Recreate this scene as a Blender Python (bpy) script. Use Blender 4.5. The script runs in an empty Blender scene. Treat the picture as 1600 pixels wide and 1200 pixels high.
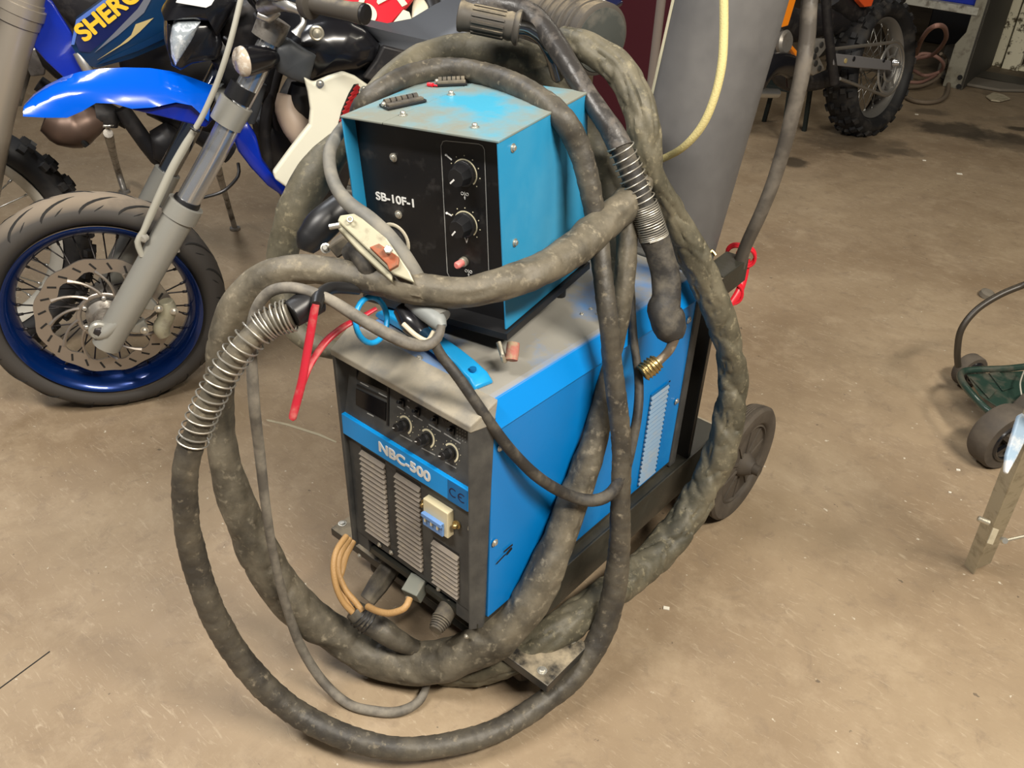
import bpy, math, random
from mathutils import Vector, Matrix, noise, Quaternion
random.seed(7)
PI = math.pi
SC = bpy.context.scene
COL = SC.collection

# ---------------------------------------------------------------- camera, exposure, world, large lights
CAM_POS = Vector((0.65298, -0.71013, 1.34519))
_R = Vector((0.75748257, 0.65195304, 0.03431299)).normalized()
_F = Vector((-0.53026212, 0.64505202, -0.55020903)).normalized()
_D = _F.cross(_R).normalized()
FOC = 1328.64
cam = bpy.data.cameras.new('camera')
camera = bpy.data.objects.new('camera', cam)
COL.objects.link(camera)
camera.matrix_world = Matrix(((_R.x, -_D.x, -_F.x, CAM_POS.x), (_R.y, -_D.y, -_F.y, CAM_POS.y), (_R.z, -_D.z, -_F.z, CAM_POS.z), (0, 0, 0, 1)))
cam.sensor_width = 36.0
cam.lens = 36.0 * FOC / 1600.0
cam.clip_start = 0.02
SC.camera = camera
SC.view_settings.view_transform = 'Standard'
SC.view_settings.look = 'None'
SC.view_settings.gamma = 1.0
SC.view_settings.use_curve_mapping = False
SC.view_settings.exposure = 0.0

world = bpy.data.worlds.new('workshop_air')
SC.world = world
world.use_nodes = True
world.node_tree.nodes['Background'].inputs[0].default_value = (0.78, 0.86, 1.0, 1)
world.node_tree.nodes['Background'].inputs[1].default_value = 0.15

def area(name, loc, target, size, size_y, power, color):
    l = bpy.data.lights.new(name, 'AREA')
    l.shape = 'RECTANGLE'; l.size = size; l.size_y = size_y; l.energy = power; l.color = color
    o = bpy.data.objects.new(name, l); COL.objects.link(o)
    o.location = loc
    o.rotation_euler = (Vector(target) - Vector(loc)).to_track_quat('-Z', 'Y').to_euler()
    return o
area('ceiling_tube_light', (1.75, -0.2, 2.85), (0.1, 0.25, 0.3), 1.3, 0.22, 132, (1.0, 0.92, 0.80))
area('ceiling_tube_light', (-0.6, -1.3, 2.9), (-0.7, -0.6, 0), 1.3, 0.22, 84, (1.0, 0.95, 0.88))
area('ceiling_tube_light', (-2.3, 0.6, 2.9), (-2.0, 0.8, 0), 1.3, 0.22, 38, (0.93, 0.96, 1.0))
area('ceiling_tube_light', (1.6, 2.2, 2.9), (1.2, 2.0, 0), 1.3, 0.2, 32, (1.0, 0.92, 0.76))
area('ceiling_tube_light', (-1.4, 3.4, 2.9), (-1.3, 3.3, 0), 1.3, 0.2, 15, (1.0, 0.93, 0.8))

# ---------------------------------------------------------------- pixel rays -> points (1600 x 1200 frame)
def ray(px, py):
    return _F + _R * ((px - 800) / FOC) + _D * ((py - 600) / FOC)
def U(px, py, d=None, x=None, y=None, z=None):
    r = ray(px, py)
    if d is not None: return CAM_POS + r * d
    if x is not None: return CAM_POS + r * ((x - CAM_POS.x) / r.x)
    if y is not None: return CAM_POS + r * ((y - CAM_POS.y) / r.y)
    return CAM_POS + r * ((z - CAM_POS.z) / r.z)
def UP(px, py, p0, n):
    r = ray(px, py)
    return CAM_POS + r * ((p0 - CAM_POS).dot(n) / r.dot(n))

# ---------------------------------------------------------------- materials
def mat(name, col, rough=0.5, metal=0.0, col2=None, scale=8.0, lo=0.45, hi=0.65, bump=0.0, bscale=60.0, coat=0.0, emit=None, dust=None, dscale=14.0, dlo=.5, dhi=.7, spec=0.5, trans=0.0, detail=6.0, dustup=False):
    m = bpy.data.materials.new(name); m.use_nodes = True
    nt = m.node_tree; N = nt.nodes; L = nt.links
    b = N['Principled BSDF']
    b.inputs['Roughness'].default_value = rough
    b.inputs['Metallic'].default_value = metal
    b.inputs['Specular IOR Level'].default_value = spec
    b.inputs['Coat Weight'].default_value = coat
    b.inputs['Coat Roughness'].default_value = 0.05
    b.inputs['Transmission Weight'].default_value = trans
    b.inputs['Base Color'].default_value = (*col, 1)
    tc = N.new('ShaderNodeTexCoord')
    cur = None
    def noisemix(a, bcol, sc, l, h, prev):
        nz = N.new('ShaderNodeTexNoise'); nz.inputs['Scale'].default_value = sc; nz.inputs['Detail'].default_value = detail
        nz.inputs['Roughness'].default_value = 0.62
        L.new(tc.outputs['Object'], nz.inputs['Vector'])
        mr = N.new('ShaderNodeMapRange'); mr.inputs[1].default_value = l; mr.inputs[2].default_value = h
        L.new(nz.outputs['Fac'], mr.inputs[0])
        mx = N.new('ShaderNodeMix'); mx.data_type = 'RGBA'
        fac = mr.outputs[0]
        if prev is None: mx.inputs[6].default_value = (*a, 1)
        else: L.new(prev, mx.inputs[6])
        mx.inputs[7].default_value = (*bcol, 1)
        return mx, fac
    if col2 is not None:
        mx, fac = noisemix(col, col2, scale, lo, hi, None)
        L.new(fac, mx.inputs[0]); cur = mx.outputs[2]
    if dust is not None:
        mx, fac = noisemix(col, dust, dscale, dlo, dhi, cur)
        if dustup:
            g = N.new('ShaderNodeNewGeometry'); sx = N.new('ShaderNodeSeparateXYZ')
            L.new(g.outputs['Normal'], sx.inputs[0])
            mr2 = N.new('ShaderNodeMapRange'); mr2.inputs[1].default_value = 0.5; mr2.inputs[2].default_value = 0.97
            L.new(sx.outputs[2], mr2.inputs[0])
            mu = N.new('ShaderNodeMath'); mu.operation = 'MULTIPLY'
            L.new(fac, mu.inputs[0]); L.new(mr2.outputs[0], mu.inputs[1]); fac = mu.outputs[0]
        L.new(fac, mx.inputs[0]); cur = mx.outputs[2]
        ro = N.new('ShaderNodeMapRange'); ro.inputs[3].default_value = rough; ro.inputs[4].default_value = 0.9
        L.new(fac, ro.inputs[0]); L.new(ro.outputs[0], b.inputs['Roughness'])
    if cur is not None: L.new(cur, b.inputs['Base Color'])
    if bump > 0:
        nz = N.new('ShaderNodeTexNoise'); nz.inputs['Scale'].default_value = bscale; nz.inputs['Detail'].default_value = 6
        L.new(tc.outputs['Object'], nz.inputs['Vector'])
        bp = N.new('ShaderNodeBump'); bp.inputs['Strength'].default_value = bump; bp.inputs['Distance'].default_value = 0.003
        L.new(nz.outputs['Fac'], bp.inputs['Height']); L.new(bp.outputs['Normal'], b.inputs['Normal'])
    if emit:
        b.inputs['Emission Color'].default_value = (*col, 1); b.inputs['Emission Strength'].default_value = emit
    return m

DUST = (0.30, 0.26, 0.19)
M = {}
def defm(k, *a, **kw): M[k] = mat(k, *a, **kw)
defm('blue_enamel', (0.0, 0.20, 0.60), 0.36, dust=(0.0, 0.215, 0.58), dscale=5, spec=.5, bump=.02)
defm('blue_enamel_dusty', (0.0, 0.23, 0.68), 0.4, dust=(0.26, 0.25, 0.22), dscale=6, dlo=.24, dhi=.5, dustup=True)
defm('feeder_blue', (0.02, 0.26, 0.50), 0.36, dust=(0.05, 0.28, 0.47), dscale=4, bump=.03, dlo=.5, dhi=.8)
defm('feeder_top', (0.05, 0.33, 0.50), 0.4, col2=(0.13, 0.30, 0.36), scale=7, lo=.35, hi=.6, dust=(0.19, 0.205, 0.175), dscale=7, dlo=.34, dhi=.58, bump=.05)
defm('light_blue_plastic', (0.01, 0.30, 0.66), 0.3)
defm('strip_blue', (0.0, 0.30, 0.80), 0.4)
defm('sticker_blue', (0.0, 0.13, 0.36), 0.5)
defm('bezel', (0.045, 0.047, 0.048), 0.5, dust=(0.12, 0.115, 0.10), dscale=12, dlo=.4, dhi=.8, bump=.08, bscale=300)
defm('bezel_top', (0.13, 0.13, 0.125), 0.6, dust=(0.30, 0.27, 0.21), dscale=16, dlo=.25, dhi=.55, bump=.1, bscale=300)
defm('grille', (0.27, 0.235, 0.195), 0.7, dust=(.34, .29, .22), dscale=90, dlo=.5, dhi=.7)
defm('black_panel', (0.006, 0.006, 0.007), 0.45, dust=(0.05, 0.045, 0.04), dscale=22, dlo=.58, dhi=.8)
defm('black_plastic', (0.012, 0.012, 0.013), 0.4)
defm('black_gloss', (0.008, 0.008, 0.010), 0.24, coat=.25)
defm('display_glass', (0.004, 0.004, 0.006), 0.12)
defm('dark_rubber', (0.028, 0.026, 0.024), 0.6, dust=(0.12, 0.105, 0.08), dscale=30, dlo=.45, dhi=.75, bump=.2, bscale=150)
defm('sleeve', (0.055, 0.048, 0.035), 0.58, col2=(0.15, 0.13, 0.093), scale=16, lo=.36, hi=.62, dust=(0.30, 0.26, 0.185), dscale=70, dlo=.56, dhi=.78, bump=.25, bscale=120)
defm('sleeve_dark', (0.038, 0.034, 0.028), 0.52, col2=(0.10, 0.087, 0.064), scale=16, lo=.38, hi=.64, dust=(0.26, 0.22, 0.155), dscale=80, dlo=.58, dhi=.80, bump=.25, bscale=120)
defm('sleeve_green', (0.062, 0.057, 0.038), 0.58, col2=(0.15, 0.133, 0.09), scale=14, lo=.36, hi=.64, dust=(0.32, 0.28, 0.18), dscale=70, dlo=.56, dhi=.78, bump=.25, bscale=120)
defm('thin_cable', (0.11, 0.10, 0.085), 0.6, dust=(0.26, 0.235, 0.19), dscale=30, dlo=.4, dhi=.7, bump=.1)
defm('grey_cable', (0.13, 0.128, 0.115), 0.55, dust=(0.22, 0.205, 0.17), dscale=30, dlo=.4, dhi=.7, bump=.1)
defm('black_tape', (0.035, 0.032, 0.03), 0.35, dust=(0.14, 0.12, 0.10), dscale=30, dlo=.5, dhi=.75, bump=.3, bscale=90)
defm('spring_steel', (0.42, 0.40, 0.35), 0.45, metal=.8)
defm('bolt_steel', (0.62, 0.60, 0.53), 0.35, metal=.8)
defm('zinc', (0.5, 0.47, 0.38), 0.4, metal=.7, bump=.2)
defm('chrome', (0.72, 0.73, 0.74), 0.20, metal=.85)
defm('chrome_dark', (0.26, 0.27, 0.28), 0.16, metal=1)
defm('alu_paint', (0.40, 0.385, 0.34), 0.42, metal=.25, bump=.05)
defm('alu_raw', (0.50, 0.49, 0.46), 0.38, metal=.8, bump=.1)
defm('white_paint', (0.85, 0.85, 0.83), 0.5)
defm('print_white', (0.80, 0.80, 0.77), 0.6)
defm('print_cream', (0.78, 0.72, 0.50), 0.6)
defm('print_navy', (0.005, 0.01, 0.05), 0.5)
defm('print_dim', (0.35, 0.35, 0.33), 0.6)
defm('cream_plastic', (0.72, 0.64, 0.42), 0.45)
defm('toggle_blue', (0.15, 0.30, 0.62), 0.4)
defm('pink_plastic', (0.75, 0.22, 0.20), 0.4)
defm('red_plastic', (0.65, 0.015, 0.03), 0.35)
defm('red_vinyl', (0.46, 0.018, 0.035), 0.4, dust=(.45, .2, .16), dscale=40, dlo=.5, dhi=.8)
defm('rusty_tape', (0.38, 0.13, 0.10), 0.8, col2=(0.36, 0.30, 0.19), scale=60, bump=.4)
defm('grey_rubber', (0.22, 0.235, 0.23), 0.5)
defm('cream_rubber', (0.55, 0.50, 0.38), 0.6)
defm('cart_black', (0.022, 0.021, 0.019), 0.3, dust=(0.30, 0.25, 0.17), dscale=22, dlo=.36, dhi=.6, dustup=True)
defm('cart_side', (0.028, 0.027, 0.021), 0.4, dust=(0.05, 0.045, 0.03), dscale=8)
defm('cart_dusty', (0.30, 0.26, 0.19), 0.8, col2=(0.14, 0.12, 0.09), scale=30, bump=.3)
defm('wheel_rubber', (0.045, 0.037, 0.030), 0.65, dust=(0.10, 0.082, 0.062), dscale=16, dlo=.3, dhi=.7, bump=.2)
defm('wheel_tread', (0.12, 0.105, 0.07), 0.8, dust=(0.2, 0.17, 0.12), dscale=16)
defm('cylinder_grey', (0.105, 0.103, 0.103), 0.42, dust=(0.15, 0.145, 0.14), dscale=6, dlo=.4, dhi=.8, bump=.05, bscale=30)
defm('yellow_hose', (0.50, 0.43, 0.19), 0.7, bump=.5, bscale=400)
defm('amber_hose', (0.42, 0.25, 0.10), 0.5, bump=.4, bscale=400)
defm('copper', (0.36, 0.11, 0.055), 0.45, metal=.6, dust=(.22, .15, .10), dscale=60)
defm('brass', (0.45, 0.33, 0.14), 0.35, metal=.9)
defm('clamp_cream', (0.42, 0.40, 0.29), 0.5, metal=.3, dust=(.28, .25, .19), dscale=40)
defm('plug_grey', (0.20, 0.21, 0.18), 0.65, dust=(.28, .25, .19), dscale=30)
defm('plug_black', (0.05, 0.045, 0.04), 0.7, dust=(0.20, 0.17, 0.12), dscale=18, dlo=.4, dhi=.65)
defm('handle_grip_rubber', (0.06, 0.052, 0.042), 0.6, dust=(0.26, 0.22, 0.15), dscale=25, dlo=.42, dhi=.65, dustup=True)
defm('spool_tan', (0.06, 0.052, 0.042), 0.7, dust=(0.32, 0.255, 0.16), dscale=12, dlo=.38, dhi=.62, dustup=True, bump=.1)
defm('spool_dark', (0.05, 0.055, 0.05), 0.5, dust=(0.12, 0.11, 0.09), dscale=16)

# ---------------------------------------------------------------- mesh builder
class MB:
    def __init__(s): s.v = []; s.f = []; s.m = []; s.sm = []; s.cur = 0
    def add(s, vs, fs, smooth=True):
        o = len(s.v); s.v.extend([Vector(v) for v in vs])
        for f in fs: s.f.append([i + o for i in f]); s.m.append(s.cur); s.sm.append(smooth)
        return s
    def box(s, c, size, rot=None):
        c = Vector(c); hx, hy, hz = size[0] / 2, size[1] / 2, size[2] / 2
        vs = [Vector((x, y, z)) for x in (-hx, hx) for y in (-hy, hy) for z in (-hz, hz)]
        if rot is not None: vs = [rot @ v for v in vs]
        return s.add([c + v for v in vs], [(0, 1, 3, 2), (4, 6, 7, 5), (0, 4, 5, 1), (2, 3, 7, 6), (0, 2, 6, 4), (1, 5, 7, 3)], False)
    def hexa(s, p):   # 8 corners: bottom loop 0-3, top loop 4-7
        return s.add(p, [(3, 2, 1, 0), (4, 5, 6, 7), (0, 1, 5, 4), (1, 2, 6, 5), (2, 3, 7, 6), (3, 0, 4, 7)], False)
    def bar(s, a, b, w, h, up=(0, 0, 1)):
        a = Vector(a); b = Vector(b); d = (b - a).normalized(); u = Vector(up)
        sd = d.cross(u)
        if sd.length < 1e-4: sd = d.cross(Vector((1, 0, 0)))
        sd.normalize(); u = sd.cross(d).normalized()
        q = lambda p, i, j: p + sd * (i * w / 2) + u * (j * h / 2)
        return s.hexa([q(a, -1, -1), q(a, 1, -1), q(b, 1, -1), q(b, -1, -1), q(a, -1, 1), q(a, 1, 1), q(b, 1, 1), q(b, -1, 1)])
    def ring_mesh(s, rings, close=False, caps=True, smooth=True):
        n = len(rings[0]); vs = [v for r in rings for v in r]; fs = []
        m = len(rings)
        for i in range(m if close else m - 1):
            j = (i + 1) % m
            for k in range(n):
                l = (k + 1) % n
                fs.append((i * n + k, i * n + l, j * n + l, j * n + k))
        s.add(vs, fs, smooth)
        if caps and not close:
            s.add(list(rings[0]), [tuple(range(n))[::-1]], False); s.add(list(rings[-1]), [tuple(range(n))], False)
        return s
    def cyl(s, a, b, r0, r1=None, n=20, caps=True):
        return s.tube([a, b], [r0, r0 if r1 is None else r1], n=n, res=0, caps=caps)
    def lathe(s, prof, o, ax, n=32, caps=True):
        o = Vector(o); ax = Vector(ax).normalized()
        t = ax.cross(Vector((0, 0, 1)))
        if t.length < .05: t = ax.cross(Vector((1, 0, 0)))
        t.normalize(); b = ax.cross(t)
        rings = [[o + ax * h + (t * math.cos(2 * PI * k / n) + b * math.sin(2 * PI * k / n)) * r for k in range(n)] for r, h in prof]
        return s.ring_mesh(rings, caps=caps)
    def torus(s, o, ax, R, r, n=40, k=10, sq=1.0):
        o = Vector(o); ax = Vector(ax).normalized()
        t = ax.cross(Vector((0, 0, 1)))
        if t.length < .05: t = ax.cross(Vector((1, 0, 0)))
        t.normalize(); b = ax.cross(t); rings = []
        for i in range(n):
            a = 2 * PI * i / n; d = t * math.cos(a) + b * math.sin(a)
            rings.append([o + d * (R + r * math.cos(2 * PI * j / k)) + ax * (r * sq * math.sin(2 * PI * j / k)) for j in range(k)])
        return s.ring_mesh(rings, close=True)
    def tube(s, pts, rad, n=14, res=0.008, caps=True, fold=0.0, twist=0.0, lobes=1, twr=None, seed=0, flat=1.0, wrap=0):
        pts = [Vector(p) for p in pts]
        if not isinstance(rad, (list, tuple)): rad = [rad] * len(pts)
        P, Rr = (pts, list(rad)) if res == 0 else spline(pts, rad, res)
        rings = []; T = [(P[min(i + 1, len(P) - 1)] - P[max(i - 1, 0)]).normalized() for i in range(len(P))]
        u = T[0].cross(Vector((0, 0, 1)))
        if u.length < .1: u = T[0].cross(Vector((1, 0, 0)))
        u.normalize(); L = 0
        for i, p in enumerate(P):
            if i:
                L += (P[i] - P[i - 1]).length
                q = T[i - 1].rotation_difference(T[i]); u = q @ u; u = (u - T[i] * u.dot(T[i])).normalized()
            w = T[i].cross(u); ring = []
            for k in range(n):
                a = 2 * PI * k / n; r = Rr[i]
                if fold:
                    nz = noise.noise(Vector((L * 9 + seed * 7.3, math.cos(a) * .8, math.sin(a) * .8)))
                    n2 = noise.noise(Vector((L * 34 + seed * 3.1, math.cos(a) * 1.6 + 5, math.sin(a) * 1.6)))
                    cr = 1 - abs(noise.noise(Vector((L * 16 + seed * 2.7, math.cos(a) * 1.3, math.sin(a) * 1.3 + L * 3)))) * 2.2
                    cr = -max(0.0, cr) ** 5 * .9
                    tw = 0
                    if twist:
                        ph = ((lobes * a + L * twist + 1.2 * noise.noise(Vector((L * 6, seed, 9)))) / (2 * PI)) % 1.0
                        tw = (math.sin(ph / .88 * PI * .5) * 1.6 - .8 if ph < .88 else .8 - (ph - .88) * 13.3) * (.75 + noise.noise(Vector((L * 5, seed, 3))) * 1.0)
                        if twr: tw *= min(1, max(.08, (L - twr[0]) * 8)) * min(1, max(.08, (twr[1] - L) * 8))
                    r *= 1 + fold * (nz * 1.0 + n2 * .6 + cr + tw)
                if wrap:
                    r *= 1 + .05 * (((L * wrap + a / (2 * PI)) % 1.0) - .5)
                ring.append(p + (u * math.cos(a) + w * math.sin(a) * flat) * r)
            rings.append(ring)
        return s.ring_mesh(rings, caps=caps)
    def prism(s, poly, off):
        poly = [Vector(p) for p in poly]; off = Vector(off); n = len(poly)
        vs = poly + [p + off for p in poly]
        return s.add(vs, [tuple(range(n))[::-1], tuple(range(n, 2 * n))] + [(i, (i + 1) % n, (i + 1) % n + n, i + n) for i in range(n)], False)
    def sheet(s, rows, th, nrm=None):   # grid of points -> thin shell with thickness along nrm
        h = len(rows); w = len(rows[0]); vs = [Vector(p) for r in rows for p in r]
        if nrm is None: nrm = (vs[w] - vs[0]).cross(vs[1] - vs[0]).normalized()
        off = Vector(nrm) * th; n = len(vs); fs = []
        for i in range(h - 1):
            for j in range(w - 1):
                a, b, c, d = i * w + j, i * w + j + 1, (i + 1) * w + j + 1, (i + 1) * w + j
                fs.append((a, b, c, d)); fs.append((d + n, c + n, b + n, a + n))
        bd = [j for j in range(w)] + [i * w + w - 1 for i in range(1, h)] + [(h - 1) * w + j for j in range(w - 2, -1, -1)] + [i * w for i in range(h - 2, 0, -1)]
        for k in range(len(bd)):
            a, b = bd[k], bd[(k + 1) % len(bd)]
            fs.append((b, a, a + n, b + n))
        return s.add(vs + [v + off for v in vs], fs, True)
    def build(s, name, mats, parent=None, bevel=0.0, seg=2, auto=True, label=None, sub=0):
        me = bpy.data.meshes.new(name)
        org = Vector((0, 0, 0))
        if s.v and parent is None:
            org = sum(s.v, Vector()) / len(s.v); org.z = min(v.z for v in s.v)
        me.from_pydata([v - org for v in s.v], [], s.f)
        if not isinstance(mats, (list, tuple)): mats = [mats]
        for m in mats: me.materials.append(M[m] if isinstance(m, str) else m)
        for i, p in enumerate(me.polygons): p.material_index = s.m[i]; p.use_smooth = s.sm[i]
        import bmesh
        bm = bmesh.new(); bm.from_mesh(me)
        bmesh.ops.remove_doubles(bm, verts=bm.verts, dist=1e-6)
        bmesh.ops.recalc_face_normals(bm, faces=bm.faces)
        for e in bm.edges:
            if len(e.link_faces) == 2 and e.calc_face_angle(0) > .75: e.smooth = False
        bm.to_mesh(me); bm.free()
        o = bpy.data.objects.new(name, me); COL.objects.link(o)
        o.location = org
        if bevel:
            md = o.modifiers.new('bevel', 'BEVEL'); md.width = bevel; md.segments = seg; md.limit_method = 'ANGLE'; md.angle_limit = .6
        if sub:
            md = o.modifiers.new('sub', 'SUBSURF'); md.levels = sub; md.render_levels = sub
        if parent is not None:
            o.parent = parent
            o.matrix_parent_inverse = world_mx(parent).inverted()
        if label: o['label'] = label
        return o

def world_mx(o):
    m = o.matrix_basis.copy()
    if o.parent: m = world_mx(o.parent) @ o.matrix_parent_inverse @ m
    return m

def spline(P, R, step):
    out = []; ro = []
    n = len(P)
    for i in range(n - 1):
        p0 = P[max(i - 1, 0)]; p1 = P[i]; p2 = P[i + 1]; p3 = P[min(i + 2, n - 1)]
        k = max(1, int((p2 - p1).length / step))
        for j in range(k):
            t = j / k
            out.append(0.5 * ((2 * p1) + (p2 - p0) * t + (2 * p0 - 5 * p1 + 4 * p2 - p3) * t * t + (3 * p1 - p0 - 3 * p2 + p3) * t ** 3))
            ro.append(R[i] + (R[i + 1] - R[i]) * (3 * t * t - 2 * t ** 3))
    out.append(P[-1]); ro.append(R[-1])
    return out, ro

def thing(name, label, cat, loc=(0, 0, 0), group=None):
    o = bpy.data.objects.new(name, None); COL.objects.link(o); o.location = loc; o.empty_display_size = .05
    o['label'] = label; o['category'] = cat
    if group: o['group'] = group
    return o
def tag(o, label, cat, group=None):
    o['label'] = label; o['category'] = cat
    if group: o['group'] = group
    return o
def struct(o): o['kind'] = 'structure'; return o

def text(name, body, p, xdir, ydir, size, m, parent, ext=0.0004, bold=0.0, shear=0.0, fit=None, align='CENTER'):
    cu = bpy.data.curves.new(name, 'FONT'); cu.body = body; cu.size = size; cu.extrude = ext; cu.offset = bold; cu.shear = shear
    cu.align_x = align; cu.align_y = 'CENTER'
    cu.offset = 0
    t = bpy.data.objects.new(name + '_tmp', cu); COL.objects.link(t)
    dg = bpy.context.evaluated_depsgraph_get(); me = bpy.data.meshes.new_from_object(t.evaluated_get(dg))
    bpy.data.objects.remove(t); me.name = name
    X = Vector(xdir).normalized(); Z = X.cross(Vector(ydir)).normalized(); Y = Z.cross(X)
    if fit:
        w = max(v.co.x for v in me.vertices) - min(v.co.x for v in me.vertices); k = fit / w
        for v in me.vertices: v.co.x *= k
    vs = [v.co.copy() for v in me.vertices]; fs = [list(q.vertices) for q in me.polygons]; bpy.data.meshes.remove(me)
    sh = [(0, 0)] + ([(bold * math.cos(PI * i / 4), bold * math.sin(PI * i / 4)) for i in range(8)] if bold else [])
    V = []; Fc = []
    for i, (dx, dy) in enumerate(sh):
        o0 = len(V); V += [Vector(p) + X * (v.x + dx) + Y * (v.y + dy) + Z * (v.z + i * ext * .02) for v in vs]; Fc += [[k + o0 for k in f] for f in fs]
    me = bpy.data.meshes.new(name); me.from_pydata(V, [], Fc)
    me.materials.clear(); me.materials.append(M[m])
    o = bpy.data.objects.new(name, me); COL.objects.link(o); o.parent = parent
    o.matrix_parent_inverse = world_mx(parent).inverted()
    return o

def px_path(pts):
    """(px, py, depth, width_px) -> centres and radii"""
    P = [U(a[0], a[1], d=a[2]) for a in pts]; R = [a[3] * a[2] / FOC / 2 for a in pts]
    return P, R
def onground(P, R, k=1.0):
    """lift a hose so it lies on the floor instead of going through it"""
    for i, p in enumerate(P):
        if p.z < R[i] * k: p.z = R[i] * k
    return P

# ---------------------------------------------------------------- setting
def floor_mat():
    m = bpy.data.materials.new('concrete_floor'); m.use_nodes = True
    nt = m.node_tree; N = nt.nodes; L = nt.links; b = N['Principled BSDF']
    tc = N.new('ShaderNodeTexCoord')
    def nz(sc, det=8, ro=.6, dist=0, vec=None):
        n = N.new('ShaderNodeTexNoise'); n.inputs['Scale'].default_value = sc; n.inputs['Detail'].default_value = det
        n.inputs['Roughness'].default_value = ro; n.inputs['Distortion'].default_value = dist
        L.new(vec or tc.outputs['Object'], n.inputs['Vector']); return n.outputs['Fac']
    def mr(f, a, c, lo=0, hi=1):
        n = N.new('ShaderNodeMapRange'); n.inputs[1].default_value = a; n.inputs[2].default_value = c; n.inputs[3].default_value = lo; n.inputs[4].default_value = hi
        L.new(f, n.inputs[0]); return n.outputs[0]
    def mix(a, c, f):
        n = N.new('ShaderNodeMix'); n.data_type = 'RGBA'
        for i, v in ((6, a), (7, c)):
            if isinstance(v, tuple): n.inputs[i].default_value = (*v, 1)
            else: L.new(v, n.inputs[i])
        L.new(f, n.inputs[0]); return n.outputs[2]
    c = mix((0.225, 0.160, 0.098), (0.335, 0.255, 0.165), mr(nz(1.3), .35, .65))
    c = mix(c, (0.39, 0.305, 0.205), mr(nz(7, 10, .75), .50, .70, 0, .65))
    c = mix(c, (0.19, 0.137, 0.088), mr(nz(5, 10, .75, 1.0), .50, .72, 0, .45))
    c = mix(c, (0.19, 0.14, 0.095), mr(nz(19, 8, .7, .6), .54, .74, 0, .7))
    # fine trowel scratches and pale specks
    mp = N.new('ShaderNodeMapping'); mp.inputs['Scale'].default_value = (3, 14, 1); mp.inputs['Rotation'].default_value = (0, 0, .7)
    L.new(tc.outputs['Object'], mp.inputs['Vector'])
    c = mix(c, (0.46, 0.375, 0.265), mr(nz(6, 10, .75, 1.6, mp.outputs[0]), .56, .68, 0, .7))
    c = mix(c, (0.58, 0.53, 0.43), mr(nz(60, 3, .5), .715, .74, 0, .85))
    c = mix(c, (0.08, 0.06, 0.045), mr(nz(45, 3, .5), .735, .76, 0, .7))
    # oil stains towards the bench
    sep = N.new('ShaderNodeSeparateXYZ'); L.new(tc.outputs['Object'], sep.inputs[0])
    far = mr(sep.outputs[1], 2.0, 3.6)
    st = mr(nz(2.6, 5, .6, .4), .56, .64)
    mu = N.new('ShaderNodeMath'); mu.operation = 'MULTIPLY'; L.new(far, mu.inputs[0]); L.new(st, mu.inputs[1])
    c = mix(c, (0.05, 0.038, 0.026), mu.outputs[0])
    c = mix(c, (0.15, 0.115, 0.075), mr(sep.outputs[1], 1.6, 4.5, 0, .75))  # floor colour darkens towards the back, light falloff painted in
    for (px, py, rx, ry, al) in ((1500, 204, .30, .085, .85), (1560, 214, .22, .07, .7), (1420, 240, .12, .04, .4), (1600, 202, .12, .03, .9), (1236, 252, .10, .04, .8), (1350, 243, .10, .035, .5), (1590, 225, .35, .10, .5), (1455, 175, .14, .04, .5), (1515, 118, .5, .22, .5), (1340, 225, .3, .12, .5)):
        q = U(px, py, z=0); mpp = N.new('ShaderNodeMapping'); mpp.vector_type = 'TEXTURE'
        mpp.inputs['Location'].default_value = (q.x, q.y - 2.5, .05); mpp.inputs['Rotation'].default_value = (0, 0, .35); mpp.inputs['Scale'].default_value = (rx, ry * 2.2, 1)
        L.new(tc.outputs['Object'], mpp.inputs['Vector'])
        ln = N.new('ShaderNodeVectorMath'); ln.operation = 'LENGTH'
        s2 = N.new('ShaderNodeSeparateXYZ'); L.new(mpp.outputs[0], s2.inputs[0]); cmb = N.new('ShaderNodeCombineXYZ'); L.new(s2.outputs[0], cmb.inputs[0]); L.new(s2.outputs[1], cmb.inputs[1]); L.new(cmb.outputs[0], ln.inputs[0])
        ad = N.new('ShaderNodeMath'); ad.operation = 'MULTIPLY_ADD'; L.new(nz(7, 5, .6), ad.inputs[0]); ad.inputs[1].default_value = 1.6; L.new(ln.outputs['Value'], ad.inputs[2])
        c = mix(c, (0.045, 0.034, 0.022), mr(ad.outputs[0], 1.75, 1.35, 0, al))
    L.new(c, b.inputs['Base Color'])
    L.new(mr(nz(5), .3, .7, .5, .75), b.inputs['Roughness'])
    bp = N.new('ShaderNodeBump'); bp.inputs['Strength'].default_value = .25; bp.inputs['Distance'].default_value = .004
    L.new(nz(40, 8, .7), bp.inputs['Height']); L.new(bp.outputs['Normal'], b.inputs['Normal'])
    return m
M['floor'] = floor_mat()
defm('wall_dark', (0.035, 0.033, 0.035), 0.9, col2=(0.06, 0.055, 0.05), scale=1.5)
defm('ceiling_paint', (0.16, 0.155, 0.145), 0.9)
b = MB(); b.box((0, 2.5, -.05), (14, 14, .1)); o = b.build('floor', 'floor'); struct(o)
b = MB(); b.box((0, 9.55, 1.5), (14, .1, 3.2)); struct(b.build('wall_back', 'wall_dark'))
b = MB(); b.box((-6.05, 2.5, 1.5), (.1, 14, 3.2)); struct(b.build('wall_left', 'wall_dark'))
b = MB(); b.box((0, 2.5, 3.15), (14, 14, .1)); struct(b.build('ceiling', 'ceiling_paint'))
# ================================================================ welding machine
W = 0.30; X0 = -0.3127; X1 = 0.0127; ZB = 0.212; ZT = 0.661; DEP = 0.629
wm = thing('welding_machine', 'large blue welding machine with dusty lid and black louvred front lettered NBC-500', 'welding machine', (-0.15, 0.3, ZB))
FN = Vector((0, -1, 0))
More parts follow.
